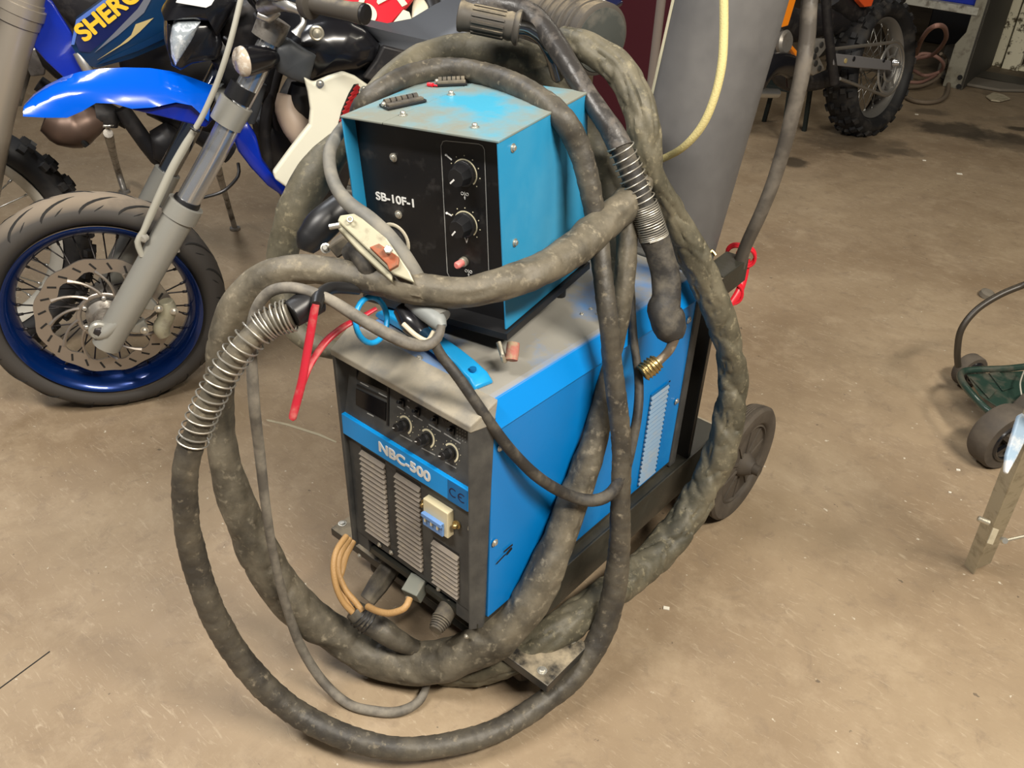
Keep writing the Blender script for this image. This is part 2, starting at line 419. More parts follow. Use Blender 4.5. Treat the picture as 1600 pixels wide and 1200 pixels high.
# body shell: side panels, lid, rear bezel
b = MB(); b.box(((X0 + X1) / 2, .32, (ZB + .012 + .615) / 2 + .0), (X1 - X0 - .004, .575, .615 - ZB - .012)); b.build('cabinet_body', 'blue_enamel', wm, .002)
lid = MB()
def lidring(y): return [Vector((X0 - .002, y, .612)), Vector((X0 - .002, y, .616)), Vector((X0 + .016, y, ZT - .003)), Vector((X0 + .024, y, ZT)), Vector((X1 - .024, y, ZT)), Vector((X1 - .016, y, ZT - .003)), Vector((X1 + .002, y, .616)), Vector((X1 + .002, y, .612))]
lid.ring_mesh([lidring(y) for y in (.036, .15, .3, .45, .605)], smooth=False)
lid.build('top_cover', 'blue_enamel_dusty', wm, .003)
# bezel front frame: two uprights, brow, lower panel, control panel
zb = ZB; zc = .520   # top of the blue strip
# left and right cheeks (slightly deeper at the top)
for xa, xb_ in ((X0 + .001, -.292), (-.0035, X1 - .0005)):
    s = -1 if xa < -.2 else 1
    inner, outer = (xb_, xa) if s < 0 else (xa, xb_)
    fo = outer - s * .0125
    bz = MB()
    bz.hexa([(inner, 0, zb), (fo, 0, zb), (outer, .018, zb), (inner, .05, zb), (inner, -.006, .634), (fo, -.006, .634), (outer, .034, .634), (inner, .06, .634)] if s > 0 else
            [(fo, 0, zb), (inner, 0, zb), (inner, .05, zb), (outer, .018, zb), (fo, -.006, .634), (inner, -.006, .634), (inner, .06, .634), (outer, .034, .634)])
    bz.build('bezel_cheek', 'bezel', wm, .0015)

brow = MB()
brow.hexa([(-.302, -.006, .628), (.002, -.006, .628), (X1, .034, .628), (X0, .034, .628), (-.302, -.006, .640), (.002, -.006, .640), (X1 - .004, .045, .664), (X0 + .004, .045, .664)])
brow.build('bezel_brow', 'bezel_top', wm, .002)
# lower louvred panel with a notch for the sockets
lp = MB()
zn = .245
lp.box((-.15, .012, (zn + zc - .02) / 2), (.286, .010, zc - .02 - zn))
lp.box((-.277, .012, (zb + zn) / 2 + .003), (.032, .010, zn - zb)); lp.box((-.023, .012, (zb + zn) / 2 + .003), (.032, .010, zn - zb))
lpo = lp.build('front_panel', 'bezel', wm, .001)
# notch recess
b = MB(); b.box((-.15, .16, .232), (.25, .01, .04)); b.box((-.15, .09, .2475), (.25, .15, .004)); b.build('socket_recess', 'black_plastic', wm)
defm('groove_black', (0.012, 0.011, 0.010), 0.8)
def louvre_block(x0, x1, z0, z1, n, y=.007, parent=wm, m='grille', nm='louvre_panel', ax='y', prot=.006):
    g = MB(); h = (z1 - z0) / n
    for i in range(n):
        za = z0 + i * h; zt_ = za + h * .66
        if ax == 'y':
            g.hexa([(x0, y - prot, za), (x1, y - prot, za), (x1, y + .001, za), (x0, y + .001, za),
                    (x0 + .002, y - .0005, zt_), (x1 - .002, y - .0005, zt_), (x1, y + .001, zt_), (x0, y + .001, zt_)])
    gg = g.build(nm, m, parent)
    k = MB(); k.box(((x0 + x1) / 2, y + .0003, (z0 + z1) / 2 + .001), (x1 - x0 - .001, .0014, z1 - z0 + .002)); k.build('louvre_gap', 'groove_black', gg)
    return gg
def YP(px, py, y=.003): return U(px, py, y=y)
cols = [((562, 704), (600, 722), (571, 830), (606, 850)), ((616, 738), (655, 760), (622, 867), (659, 894)), ((674, 843), (715, 868), (675, 907), (715, 938))]
for (a, c, d, e), n in zip(cols, (17, 18, 10)):
    A, C_, D_, E_ = [YP(*q) for q in (a, c, d, e)]
    x0 = (A.x + D_.x) / 2; x1 = (C_.x + E_.x) / 2; z1 = (A.z + C_.z) / 2; z0 = (D_.z + E_.z) / 2
    louvre_block(x0, x1, z0, z1, n)
# blue name strip
st = MB(); st.box((-.15, .0035, .4965), (.296, .013, .0415)); strip = st.build('name_strip', 'strip_blue', wm, .0012)
SX = Vector((1, 0, 0)); SZ = Vector((0, 0, 1))
p = YP(631, 721, -.0032)
text('lettering', 'NBC-500', (p.x, -.0035, .4965), SX, SZ, .026, 'print_white', strip, bold=.0011, fit=.116)
ce = YP(720, 781, -.0032)
b = MB(); b.box((-.0255, -.0033, .4965), (.041, .0008, .040)); b.build('certification_sticker', 'sticker_blue', strip)
def arc_mesh(mb, c, xd, yd, r0, r1, a0, a1, th, n=24):
    c = Vector(c); xd = Vector(xd); yd = Vector(yd); nn = xd.cross(yd).normalized() * th
    q = lambda r, a: c + (xd * math.cos(a) + yd * math.sin(a)) * r
    for i in range(n):
        a = a0 + (a1 - a0) * i / n; e = a0 + (a1 - a0) * (i + 1) / n
        P = [q(r0, a), q(r1, a), q(r1, e), q(r0, e)]
        mb.hexa(P + [p_ + nn for p_ in P])
cb = MB()
arc_mesh(cb, (-.034, -.0037, .4965), SX, SZ, .0065, .0085, .9, 5.38, .0004, 16)
arc_mesh(cb, (-.016, -.0037, .4965), SX, SZ, .0065, .0085, .9, 5.38, .0004, 16)
cb.box((-.0195, -.0039, .4965), (.006, .0004, .002))
cb.build('certification_mark', 'print_navy', strip)
# control panel, leaning back under the brow
p00 = Vector((-.292, .004, zc)); CPU = Vector((0, .026, .110)).normalized(); CPN = SX.cross(CPU).normalized()  # normal toward -y
b = MB(); b.hexa([(-.292, .004, zc - .003), (-.008, .004, zc - .003), (-.008, .03, zc - .003), (-.292, .03, zc - .003), (-.292, .030, .632), (-.008, .030, .632), (-.008, .045, .632), (-.292, .045, .632)])
cp = b.build('control_panel', 'bezel', wm)
def CP(px, py, off=0.0): return UP(px, py, p00 + CPN * off, CPN)
def quad_on(mb, pts, th=.001, off=0):
    P = [CP(*q, off) for q in pts]; mb.prism(P, CPN * th)
bb = MB(); quad_on(bb, [(559, 566), (607, 589), (606, 612), (558, 592)], .0015); bb.build('meter_window', 'display_glass', cp)
bb = MB(); quad_on(bb, [(557, 607), (604, 629), (603, 657), (557, 632)], .0015); bb.build('meter_window', 'display_glass', cp)
bb = MB(); quad_on(bb, [(606.5, 588), (609, 589), (608, 665), (605.5, 664)], .002)
quad_on(bb, [(558, 600), (607, 622), (607, 625), (558, 603)], .001); bb.build('meter_surround', 'black_plastic', cp)
w = MB()
for a, c in (((563, 597.5), (576, 604)), ((592, 614), (606, 621.5)), ((574, 645.5), (584, 650.5)), ((621, 635), (632, 641)), ((646, 649), (660, 657)), ((670, 663), (689, 674.5)), ((694, 677), (720, 693)),
             ((625, 679), (644, 689.5)), ((659, 700), (680, 711)), ((696, 722), (713, 731.5)), ((646, 621), (664, 630)), ((672, 632), (694, 645)), ((637, 625), (640, 627)), ((636, 634.5), (640, 637.5))):
    A = CP(*a); C_ = CP(*c); h = CPU * .0009
    w.prism([A - h, C_ - h, C_ + h, A + h], CPN * .0005)
for i in range(4):
    for j in range(4):
        q = CP(714.5 + 4.2 * i, 669.5 + 2.0 * i + 5.2 * j); w.box(q, (.0016, .0006, .0016))
w.build('panel_lettering', 'print_dim', cp)
def knob(c, r, h, xd, up, nrm, parent, ring=None, nm='knob', pa=2.4, hexn=0, dial='print_cream', nd=9, mk='black_plastic', tilt=0.0, rr=1.0):
    c = Vector(c); kx = Vector(xd); ku = Vector(up)
    if ring:
        d = MB(); arc_mesh(d, c + nrm * .0003, kx, ku, ring * .80, ring, -.85, PI - .55, .0004, 26)
        for i in range(nd):
            a = -.75 + (PI + .9) * i / (nd - 1); q = c + (kx * math.cos(a) + ku * math.sin(a)) * ring * 1.22; d.cyl(q, q + nrm * .0005, ring * .045, n=6)
        d.build('dial_scale', dial, parent)
    k = MB()
    if hexn:
        k.lathe([(r * 1.12, 0), (r * 1.12, h * .25), (r * .95, h * .3)], c, nrm, 24)
        k.lathe([(r * .98, h * .28), (r * .80, h)], c, nrm, hexn)
        for i in range(len(k.sm)): k.sm[i] = False
    else:
        k.lathe([(r, 0), (r * 1.0, h * .35), (r * .75, h * .4), (r * .72, h), (r * .3, h * 1.02)], c, nrm, 20)
    ko = k.build(nm, mk, parent, .0004)
    pt = MB(); a = pa; d = kx * math.cos(a) + ku * math.sin(a); s0 = c + nrm * (h * 1.012)
    rr_ = r * (.80 if hexn else .72)
    pt.bar(s0 + d * rr_ * .25, s0 + d * rr_ * .95, r * .14, .0006, nrm); pt.bar(s0 + d * rr_ * .95, c + nrm * h * .45 + d * r * .97, r * .14, .0006, d); pt.build('pointer', 'print_white', ko)
    return ko
for q in ((633, 664), (668, 685), (705, 707.5)):
    knob(CP(*q), .0092, .021, SX, CPU, CPN, cp, ring=.0155, pa=3.5)
for q in ((630, 629), (654, 643), (682, 656), (708, 672)):
    t = MB(); c = CP(*q); t.box(c + CPN * .002, (.009, .004, .012)); t.cyl(c + CPN * .003, c + CPN * .013 + CPU * .004, .0022, .003, 10); t.build('toggle_switch', 'black_plastic', cp, .0004)
for q in ((629, 601), (655, 617), (674, 634), (702, 652)):
    t = MB(); c = CP(*q); t.cyl(c, c + CPN * .010, .0062, .0055, 14); t.box(c + SX * .014 + CPN * .003, (.020, .006, .008)); t.build('fuse_holder', 'black_gloss', cp, .0005)
# breaker with cream cover and blue toggles
A, B_, C_, D_ = [YP(*q, .006) for q in ((672, 774), (711, 797), (705, 834), (667, 812))]
cx = (A.x + B_.x + C_.x + D_.x) / 4; cz_ = (A.z + B_.z + C_.z + D_.z) / 4; wv = abs(B_.x - A.x); hv = abs(A.z - D_.z) * .92
br = thing  # keep name short
b = MB(); b.box((cx, .002, cz_), (wv, .016, hv)); bk = b.build('circuit_breaker', 'cream_plastic', wm, .0015)
b = MB(); b.box((cx - wv * .05, -.0075, cz_ - hv * .22), (wv * .8, .005, hv * .5)); b.build('breaker_face', 'toggle_blue', bk, .0006)
b = MB(); b.box((cx - wv * .05, -.011, cz_ - hv * .02), (wv * .8, .006, hv * .14)); b.build('breaker_lever', 'toggle_blue', bk, .0006)
for i in range(3):
    b = MB(); b.box((cx - wv * .3 + wv * .25 * i, -.0098, cz_ - hv * .12), (wv * .05, .008, hv * .22)); b.build('breaker_rib', 'cream_plastic', bk)
def screw(c, nrm, r=.0045, h=.004, parent=wm, m='bolt_steel', nm='screw', n=12):
    c = Vector(c); nrm = Vector(nrm); s_ = MB(); s_.lathe([(r * 1.5, 0), (r * 1.5, h * .25), (r, h * .3), (r * .95, h * .8), (r * .6, h)], c, nrm, n); return s_.build(nm, m, parent)
for q in ((665, 786), (715, 819)):
    c = YP(*q, .006); screw(c, (0, -1, 0), .005, .010, m='brass', nm='wing_nut'); 
for q in ((593.5, 851), (611.5, 863), (685.5, 920), (735, 826), (562, 868), (729, 994)):
    screw(YP(*q, .005), (0, -1, 0), .0032, .004)
sd = lambda px, py, o=.0: U(px, py, x=X1 + o)
for q in ((782, 699), (773, 848), (1057, 627), (1076, 500)):
    screw(sd(*q), (1, 0, 0), .0045, .004)
# side vent
A, B_, C_, D_ = [sd(*q) for q in ((1017, 614), (1044, 601), (1022, 738), (998, 755))]
y0 = (A.y + D_.y) / 2; y1 = (B_.y + C_.y) / 2; z1 = (A.z + B_.z) / 2; z0 = (C_.z + D_.z) / 2
defm('vent_grey', (0.20, 0.30, 0.42), 0.7, dust=(.26, .30, .34), dscale=40)
g = MB(); n = 20; h = (z1 - z0) / n
for i in range(n):
    za = z0 + i * h; zt_ = za + h * .62; X = X1 - .001
    g.hexa([(X, y0, za), (X + .005, y0, za), (X + .005, y1, za), (X, y1, za), (X, y0, zt_), (X + .001, y0, zt_), (X + .001, y1, zt_), (X, y1, zt_)])
sv = g.build('side_vent', 'vent_grey', wm)
k = MB(); k.box((X1 + .0002, (y0 + y1) / 2, (z0 + z1) / 2), (.0012, y1 - y0, z1 - z0)); k.build('vent_gap', 'sticker_blue', sv)
g = MB()
for i in range(n + 1): g.box((X1 + .0003, y1 + .004, z0 + i * h), (.001, .003, .003))
g.build('vent_slot_row', 'black_plastic', wm)
# smudge marks on the side
g = MB()
for (a, c, wd) in (((788, 862), (801, 851), .004), (((776, 881)), (790, 866), .003), ((792, 866), (800, 856), .006)):
    A = sd(*a, .0006); C_ = sd(*c, .0006); g.bar(A, C_, wd, .0004, (1, 0, 0))
g.build('paint_scuff', 'black_panel', wm)
# rear bezel
b = MB(); b.box(((X0 + X1) / 2, .617, (ZB + .665) / 2), (X1 - X0 + .004, .024, .665 - ZB)); b.build('rear_bezel', 'bezel', wm, .003)
b = MB(); b.box(((X0 + X1) / 2, .31, ZB + .006), (X1 - X0 - .01, .60, .012)); b.build('base_plate', 'cart_side', wm)
# lid handles (blue plastic arches) with screw caps
def handle(p, q, h, w_, m='light_blue_plastic'):
    p = Vector(p); q = Vector(q); d = (q - p); L = d.length; d.normalize(); sd_ = d.cross(SZ).normalized()
    prof = [(0, .001, 1.0), (.05, .010, 1.0), (.16, h * .86, .95), (.28, h, .9), (.72, h, .9), (.84, h * .86, .95), (.95, .010, 1.0), (1, .001, 1.0)]
    rings = []
    for t, z, ws in prof:
        c = p + d * (L * t); ww = w_ * ws / 2; zt_ = z + .006; zb_ = max(0, z - .010)
        rings.append([c + sd_ * ww + SZ * zb_, c + sd_ * ww + SZ * (zt_ - .003), c + sd_ * (ww - .004) + SZ * zt_, c - sd_ * (ww - .004) + SZ * zt_, c - sd_ * ww + SZ * (zt_ - .003), c - sd_ * ww + SZ * zb_])
    o_ = MB().ring_mesh(rings).build('lid_handle', m, wm, .002)
    for e in (.09, .91):
        c = p + d * (L * e) + SZ * (h * .55 if False else .0)
    return o_
hp = U(756, 605, z=ZT); hq = U(600, 490, z=ZT)
ho = handle(hp, hq, .018, .034)
c = U(739, 576, z=ZT + .022)
MB().cyl(c - SZ * .003, c + SZ * .0012, .0052, n=20).build('screw_cap', 'sticker_blue', ho)
screw(U(655, 560, z=ZT + .0), SZ, .004, .005)
for q in ((923, 483), (934, 491), (909, 491)): screw(U(*q, z=ZT), SZ, .0025, .003)

# ---------------------------------------------------------------- plugs under the front
def plug(nm, label, a, c, r0, r1, m, ribs=0, cat='plug', boxy=False):
    a = Vector(a); c = Vector(c); d = (c - a).normalized(); L = (c - a).length; t = MB()
    if boxy:
        rot = d.to_track_quat('Z', 'Y').to_matrix(); t.box((a + c) / 2, (r0 * 2, r0 * 2, L), rot)
    else:
        prof = [(r0, 0), (r0, L * .55)]
        if ribs:
            for i in range(ribs):
                z = .55 + .40 * i / ribs; rr = r0 + (r1 - r0) * (i / ribs)
                prof += [(rr * 1.05, L * z), (rr * 1.05, L * (z + .25 / ribs)), (rr * .82, L * (z + .27 / ribs)), (rr * .82, L * (z + .38 / ribs))]
        prof += [(r1, L)]
        t.lathe(prof, a, d, 20 if ribs else 8)
    return t.build(nm, m, None, .002)
pl = tag(plug('cable_plug', '', U(612, 884, y=.05), U(574, 938, y=-.015), .021, .017, 'plug_black'), 'black octagonal welding plug in the socket under the front left of the machine', 'plug')
pl2 = tag(plug('cable_plug', '', U(703, 945, y=.02), U(680, 985, y=-.03), .017, .012, 'plug_black', 5), 'black ribbed strain-relief plug below the right louvres of the machine', 'plug')
g = thing('control_plug', 'square grey plug with a screw feeding a tan cable under the machine', 'plug', U(648, 920, y=.0))
plug('plug_body', '', U(658, 905, y=.02), U(642, 932, y=-.012), .0165, .0165, 'plug_grey', boxy=True).parent = g
for ch in (bpy.data.objects['plug_body'],): ch.matrix_parent_inverse = world_mx(g).inverted()
screw(U(645, 931, y=-.012) + Vector((.0, -.012, .004)), (.3, -1, .2), .003, .003, parent=g)
P, R = px_path([(640, 935, 1.41, 11), (632, 950, 1.40, 11), (610, 958, 1.41, 11), (590, 955, 1.43, 11), (575, 948, 1.46, 11)])
MB().tube(P, R, 12, .005).build('tan_lead', 'amber_hose', g)
# bundle of amber hoses looping out from under the machine
hb = [[(541, 838, 1.50), (526, 860, 1.47), (521, 885, 1.46), (525, 915, 1.46), (536, 940, 1.47), (552, 958, 1.48)],
      [(546, 842, 1.52), (531, 868, 1.49), (529, 895, 1.48), (540, 922, 1.48), (555, 940, 1.48), (566, 955, 1.48)],
      [(552, 846, 1.54), (541, 868, 1.52), (535, 890, 1.50), (530, 912, 1.49), (540, 938, 1.48), (558, 962, 1.49)]]
for i, pp in enumerate(hb):
    P, R = px_path([(a, c, d, 10) for a, c, d in pp])
    o = MB().tube(P, R, 10, .005).build('amber_hose', 'amber_hose')
    tag(o, ('outermost', 'middle', 'innermost')[i] + ' amber braided hose of the bundle looping under the machine front', 'hose', 'amber hoses under the machine')

# ================================================================ wire feeder
fz = .70111; fy = .14008; fx = -.06031; fyaw = .16594; fW = .27041; fH = .29609; fD = .26007; tx = .04197; ty = -.05397
def fbm():
    Rx = Matrix.Rotation(tx, 3, 'X')
    Ry = Matrix(((math.cos(ty), 0, math.sin(ty)), (0, 1, 0), (-math.sin(ty), 0, math.cos(ty))))
    Rz = Matrix.Rotation(fyaw, 3, 'Z')
    return Rz @ Ry @ Rx
FM = fbm(); FO = Vector((fx, fy, fz))
def fb(u, v, w_): return FO + FM @ Vector((u, v, w_))
FX = FM @ Vector((1, 0, 0)); FY = FM @ Vector((0, 1, 0)); FZ = FM @ Vector((0, 0, 1)); FNR = -FY
wf = thing('wire_feeder', 'light blue box lettered SB-10F-1 with black control face, on top of the welding machine', 'wire feeder', fb(-fW / 2, fD / 2, -.03))
def fhex(mb, u0, u1, v0, v1, w0, w1): return mb.hexa([fb(u0, v0, w0), fb(u1, v0, w0), fb(u1, v1, w0), fb(u0, v1, w0), fb(u0, v0, w1), fb(u1, v0, w1), fb(u1, v1, w1), fb(u0, v1, w1)])
b = MB(); fhex(b, -fW, -fW + .003, 0, fD, .010, fH - .002); fhex(b, -fW, -fW + .02, .028, .034, .01, fH - .002); b.build('side_panel', 'feeder_blue', wf, .0008)
b = MB(); fhex(b, -.003, 0, .0, fD, .010, fH - .002); b.build('side_panel', 'feeder_blue', wf, .0008)
b = MB(); fhex(b, -fW, 0, fD - .004, fD, .010, fH - .003); b.build('rear_panel', 'feeder_blue', wf, .0008)
b = MB(); fhex(b, -fW, -fW + .0765, -.001, fD, fH - .003, fH); b.build('top_panel', 'feeder_top', wf, .0008)
b = MB(); fhex(b, -fW + .078, 0.001, -.001, fD, fH - .003, fH + .0004); b.build('hinged_lid', 'feeder_top', wf, .0008)
b = MB(); fhex(b, -fW + .003, -.003, .026, .030, .006, fH - .003); fp = b.build('front_panel', 'black_panel', wf)
b = MB(); fhex(b, -fW - .001, .006, -.008, fD + .006, -.004, .008); b.build('base_tray', 'black_plastic', wf, .0008)
FPo = fb(0, .0258, 0)
def FPn(px, py, off=0): return UP(px, py, FPo + FNR * off, FNR)
# white outline frame
w = MB()
fr = [(689, 228), (692, 221), (697, 220), (748, 225), (754, 228), (757, 234), (764, 430)]
fl = [(689, 228), (699, 426), (702, 432), (709, 436), (762, 448), (764, 445), (764, 430)]
for seq in (fr, fl):
    for a, c in zip(seq, seq[1:]):
        A = FPn(*a, .0004); C_ = FPn(*c, .0004); w.bar(A, C_, .0012, .0004, FNR)
w.build('outline_print', 'print_dim', fp)
c = (FPn(589, 305, .0005) + FPn(648, 320, .0005)) / 2
text('lettering', 'SB-10F-1', c + FNR * .0003, FX, FZ, .018, 'print_white', fp, bold=.0004, fit=(FPn(589, 305) - FPn(648, 320)).length)
for q, pa in (((727, 270), 3.9), ((728, 350), 4.0)):
    c = FPn(*q); r_ = .0205
    knob(c, .0168, .025, FX, FZ, FNR, fp, ring=r_, hexn=8, pa=pa, nd=8, nm='control_knob')
for (a, c) in (((697, 242), (706, 250)), ((698, 333), (706, 337))):
    w = MB(); w.bar(FPn(*a, .0006), FPn(*c, .0006), .0022, .0006, FNR); w.cyl(FPn(*a), FPn(*a, .0012), .0018, n=8); w.build('zero_mark', 'print_white', fp)
def feed_symbol(c):
    w = MB(); w.torus(c - FX * .0042, FNR, .0022, .0005, 14, 5); w.torus(c + FX * .0042, FNR, .0022, .0005, 14, 5)
    w.bar(c + FZ * .003, c - FZ * .006, .0008, .0005, FNR); w.prism([c - FZ * .009, c - FZ * .0045 + FX * .0017, c - FZ * .0045 - FX * .0017], FNR * .0005)
    w.build('wire_feed_symbol', 'print_white', fp)
feed_symbol(FPn(726, 303, .0005)); feed_symbol(FPn(732, 424, .0005))
text('volt_letter', 'V', FPn(729, 376, .0006), FX, FZ, .011, 'print_white', fp, bold=.0003)
c = FPn(726, 408); k = MB(); k.lathe([(.0075, 0), (.0075, .006), (.006, .007)], c, FNR, 20); kb = k.build('button_collar', 'zinc', fp)
k = MB(); k.lathe([(.0055, .005), (.0058, .018), (.004, .020)], c, FNR + FX * -.1, 20); k.build('push_button', 'pink_plastic', fp)
for q in ((615, 246), (623, 335), (630, 379), (723, 529)):
    screw(FPn(*q), FNR, .0045, .005, parent=wf)
for q in ((801, 231), (804, 379), (808, 509)):
    n_ = FX; c = UP(*q, fb(0, 0, 0), FX); screw(c, FX, .0042, .005, parent=wf)
for q in ((630, 181), (705, 149), (742, 200)):
    c = UP(*q, fb(0, 0, fH), FZ); screw(c, FZ, .0042, .007, parent=wf)
# round wire outlet on the face: tan gasket ring, dark hole
c = FPn(617, 376); k = MB(); k.torus(c + FNR * .001, FNR, .027, .0035, 36, 8, .5); k.build('gasket_ring', 'cream_rubber', fp)
k = MB(); k.lathe([(.023, 0), (.022, .006), (.012, .012), (.012, .03)], c, FNR, 28); k.build('outlet_boss', 'black_plastic', fp)
# latches on top
def latch(q, L, wd, yaw, nm='toggle_latch'):
    c = UP(*q, fb(0, 0, fH), FZ); r3 = FM @ Matrix.Rotation(yaw, 3, 'Z')
    b1 = MB(); b1.box(c + FZ * .003, (wd, L, .004), r3); l = b1.build(nm, 'black_plastic', wf, .0008)
    for i in range(6):
        p_ = c + r3 @ Vector((-wd * .20, -L * .36 + L * .72 * i / 5, .007)); bb_ = MB(); bb_.cyl(p_ - r3 @ Vector((0, L * .055, 0)), p_ + r3 @ Vector((0, L * .055, 0)), .0055, n=12)
        bb_.build('latch_rib', 'plug_black', l)
    b1 = MB(); b1.box(c + r3 @ Vector((wd * .26, 0, .006)), (wd * .34, L * .9, .005), r3); b1.build('latch_bar', 'plug_black', l, .001)
    screw(c + r3 @ Vector((-wd * .1, -L * .46, .006)), FM @ Vector((0, -1, .2)), .003, .004, parent=l)
latch((630, 164), .066, .028, -.42)
latch((706, 133), .050, .022, -1.0)
c = UP(669, 135, fb(0, 0, fH), FZ); k = MB(); k.cyl(c + FZ * .003, c + FZ * .003 + FX * .010, .0035, n=12); k.cyl(c + FZ * .003 + FX * .01, c + FZ * .003 + FX * .018, .0015, n=8)
tag(k.build('fuse_cap', 'red_plastic'), 'tiny red cap lying beside the rear latch on the light blue box', 'cap')
# feet: taped peg and a hook
k = MB(); a = U(802, 536, d=1.24); c = U(799, 563, d=1.235); k.tube([a, (a + c) / 2, c], [.0095, .0098, .009], 14, .004, fold=.08, seed=3); k.build('foot', 'rusty_tape', wf)
k = MB(); k.tube([U(779, 535, d=1.25), U(784, 550, d=1.245), U(788, 563, d=1.24), U(785, 556, d=1.23)], [.004, .0045, .005, .003], 10, .003); k.build('foot_clip', 'zinc', wf)
a = fb(-fW + .02, .03, 0)
k = MB(); k.cyl(a + Vector((0, 0, 0)), Vector((a.x, a.y, ZT)), .01, n=12); k.build('foot', 'black_plastic', wf)
for q in ((-fW + .02, fD - .03), (-.03, fD - .03)):
    a = fb(q[0], q[1], 0); k = MB(); k.cyl(a, Vector((a.x, a.y, ZT)), .01, n=12); k.build('foot', 'black_plastic', wf)
# carry handle with ribbed grip
ga = U(716, 24, d=1.36); gb = U(812, 44, d=1.36)
gd = (gb - ga).normalized(); L = (gb - ga).length
prof = [(.016, 0), (.0235, .002), (.0245, .006), (.0225, .010), (.0215, .018), (.021, .022), (.021, L - .022), (.0225, L - .016), (.0215, L - .010), (.024, L - .008), (.0275, L - .004), (.0275, L), (.010, L + .001)]
gm = MB(); gm.lathe(prof, ga, gd, 32)
for i in range(14):
    a_ = 2 * PI * i / 14; t_ = gd.cross(SZ).normalized(); bq = gd.cross(t_); o_ = (t_ * math.cos(a_) + bq * math.sin(a_)) * .0212
    gm.bar(ga + gd * .024 + o_, gb - gd * .024 + o_, .0035, .004, o_)
hd = thing('lifting_handle', 'dusty ribbed rubber grip on a bent steel tube above the light blue box', 'handle', (ga + gb) / 2)
gm.build('grip', 'handle_grip_rubber', hd)
P, R = px_path([(806, 42, 1.36, 26), (828, 46, 1.36, 24), (848, 60, 1.36, 24), (862, 84, 1.37, 24), (872, 118, 1.42, 24)])
MB().tube(P, R, 16, .006).build('tube', 'chrome_dark', hd)
# wire spool housing behind
sp = thing('spool_housing', 'dusty round wire spool cover with tan ridged rim behind the light blue box', 'spool cover', U(935, 100, d=1.6))
c0 = U(937, 62, d=1.50); ax = (Vector((1, -.25, -.05))).normalized()
k = MB(); k.lathe([(.050, -.16), (.058, -.155), (.058, -.02), (.062, -.016), (.062, 0), (.056, .004), (.02, .006), (.004, .006)], c0, ax, 48); k.build('cover_shell', 'spool_tan', sp)
k = MB(); k.lathe([(.054, .0), (.054, .006), (.03, .010), (.008, .012)], c0, ax, 48); k.build('cover_face', 'spool_dark', sp)
for i in range(5):
    k = MB(); k.torus(c0 - ax * (.03 + .022 * i), ax, .058, .004, 44, 8); k.build('cover_rib', 'spool_tan', sp)

# ================================================================ cart
ct = thing('welder_cart', 'black steel wheeled cart under the blue welding machine', 'cart', (-.15, .35, 0))
XR = .0343
for s_, xx in ((1, XR), (-1, -.3 - XR)):
    b = MB(); b.box((xx - s_ * .002, .44, .176), (.004, .76, .088)); b.box((xx - s_ * .022, .44, .134), (.040, .76, .004)); b.build('side_rail', 'cart_side', ct, .0008)
# front crossbar with dusty ends
b = MB(); b.box((-.155, .113, .118), (.57, .118, .020)); b.build('crossbar', 'cart_black', ct, .002)
for q in ((847, 1048), (893, 1000), (535, 818)): screw(U(*q, z=.128), SZ, .006, .004, parent=ct)
for xx in (-.36, .03):
    k = MB(); k.lathe([(.016, -.012), (.036, -.011), (.040, -.006), (.040, .006), (.036, .011), (.016, .012)], (xx, .13, .040), (1, 0, 0), 24); kw = k.build('caster_wheel', 'wheel_rubber', ct)
    k = MB(); k.box((xx - .018, .125, .072), (.003, .035, .070)); k.box((xx + .018, .125, .072), (.003, .035, .070)); k.box((xx, .125, .107), (.045, .05, .004)); k.build('caster_fork', 'zinc', ct)
b = MB(); b.box((-.15, .80, .145), (.34, .20, .008)); b.build('rear_shelf', 'cart_dusty', ct, .001)
b = MB(); b.box((-.15, .44, .208), (.36, .74, .006)); b.build('tray', 'cart_side', ct)
b = MB(); b.box((-.15, .825, .142), (.46, .016, .016)); b.build('axle', 'cart_black', ct)
# uprights carrying the cylinder bracket
for xx in (-.315, .012):
    b = MB(); b.box((xx, .665, .40), (.03, .012, .48)); b.build('upright', 'cart_black', ct, .001)
# rear plate of the load rail at the wheel
def cartwheel(xc, s_):
    r = .142; c = Vector((xc, .815, r))
    ax_ = Vector((s_, 0, 0))
    k = MB(); k.lathe([(.06, -.045), (.128, -.045), (.136, -.040), (.1385, -.034), (.1365, -.032), (.1395, -.029), (.1375, -.027), (.1405, -.024), (.1385, -.022), (.1415, -.019), (.1395, -.017), (.142, -.013), (.142, -.006), (.136, .0), (.108, .001), (.101, -.004), (.099, -.010)], c, ax_, 72)
    wh = k.build('cart_wheel', 'wheel_rubber', ct)
    k = MB(); k.lathe([(.101, -.040), (.101, -.006), (.095, -.004), (.092, -.014), (.03, -.016), (.030, -.003), (.019, .012), (.016, .018), (.002, .020)], c, ax_, 56); k.build('wheel_rim', 'wheel_rubber', wh)
    for i in range(10):
        a_ = 2 * PI * i / 10 + .2; d_ = Vector((0, math.cos(a_), math.sin(a_))); k = MB(); k.bar(c + d_ * .022 - ax_ * .010, c + d_ * .093 - ax_ * .012, .006, .008, ax_); k.build('spoke', 'wheel_rubber', wh)
    k = MB(); k.cyl(c + ax_ * .010, c + ax_ * .034, .013, .012, 20); k.build('axle_end', 'wheel_rubber', wh)
cartwheel(.10, 1); cartwheel(-.40, -1)
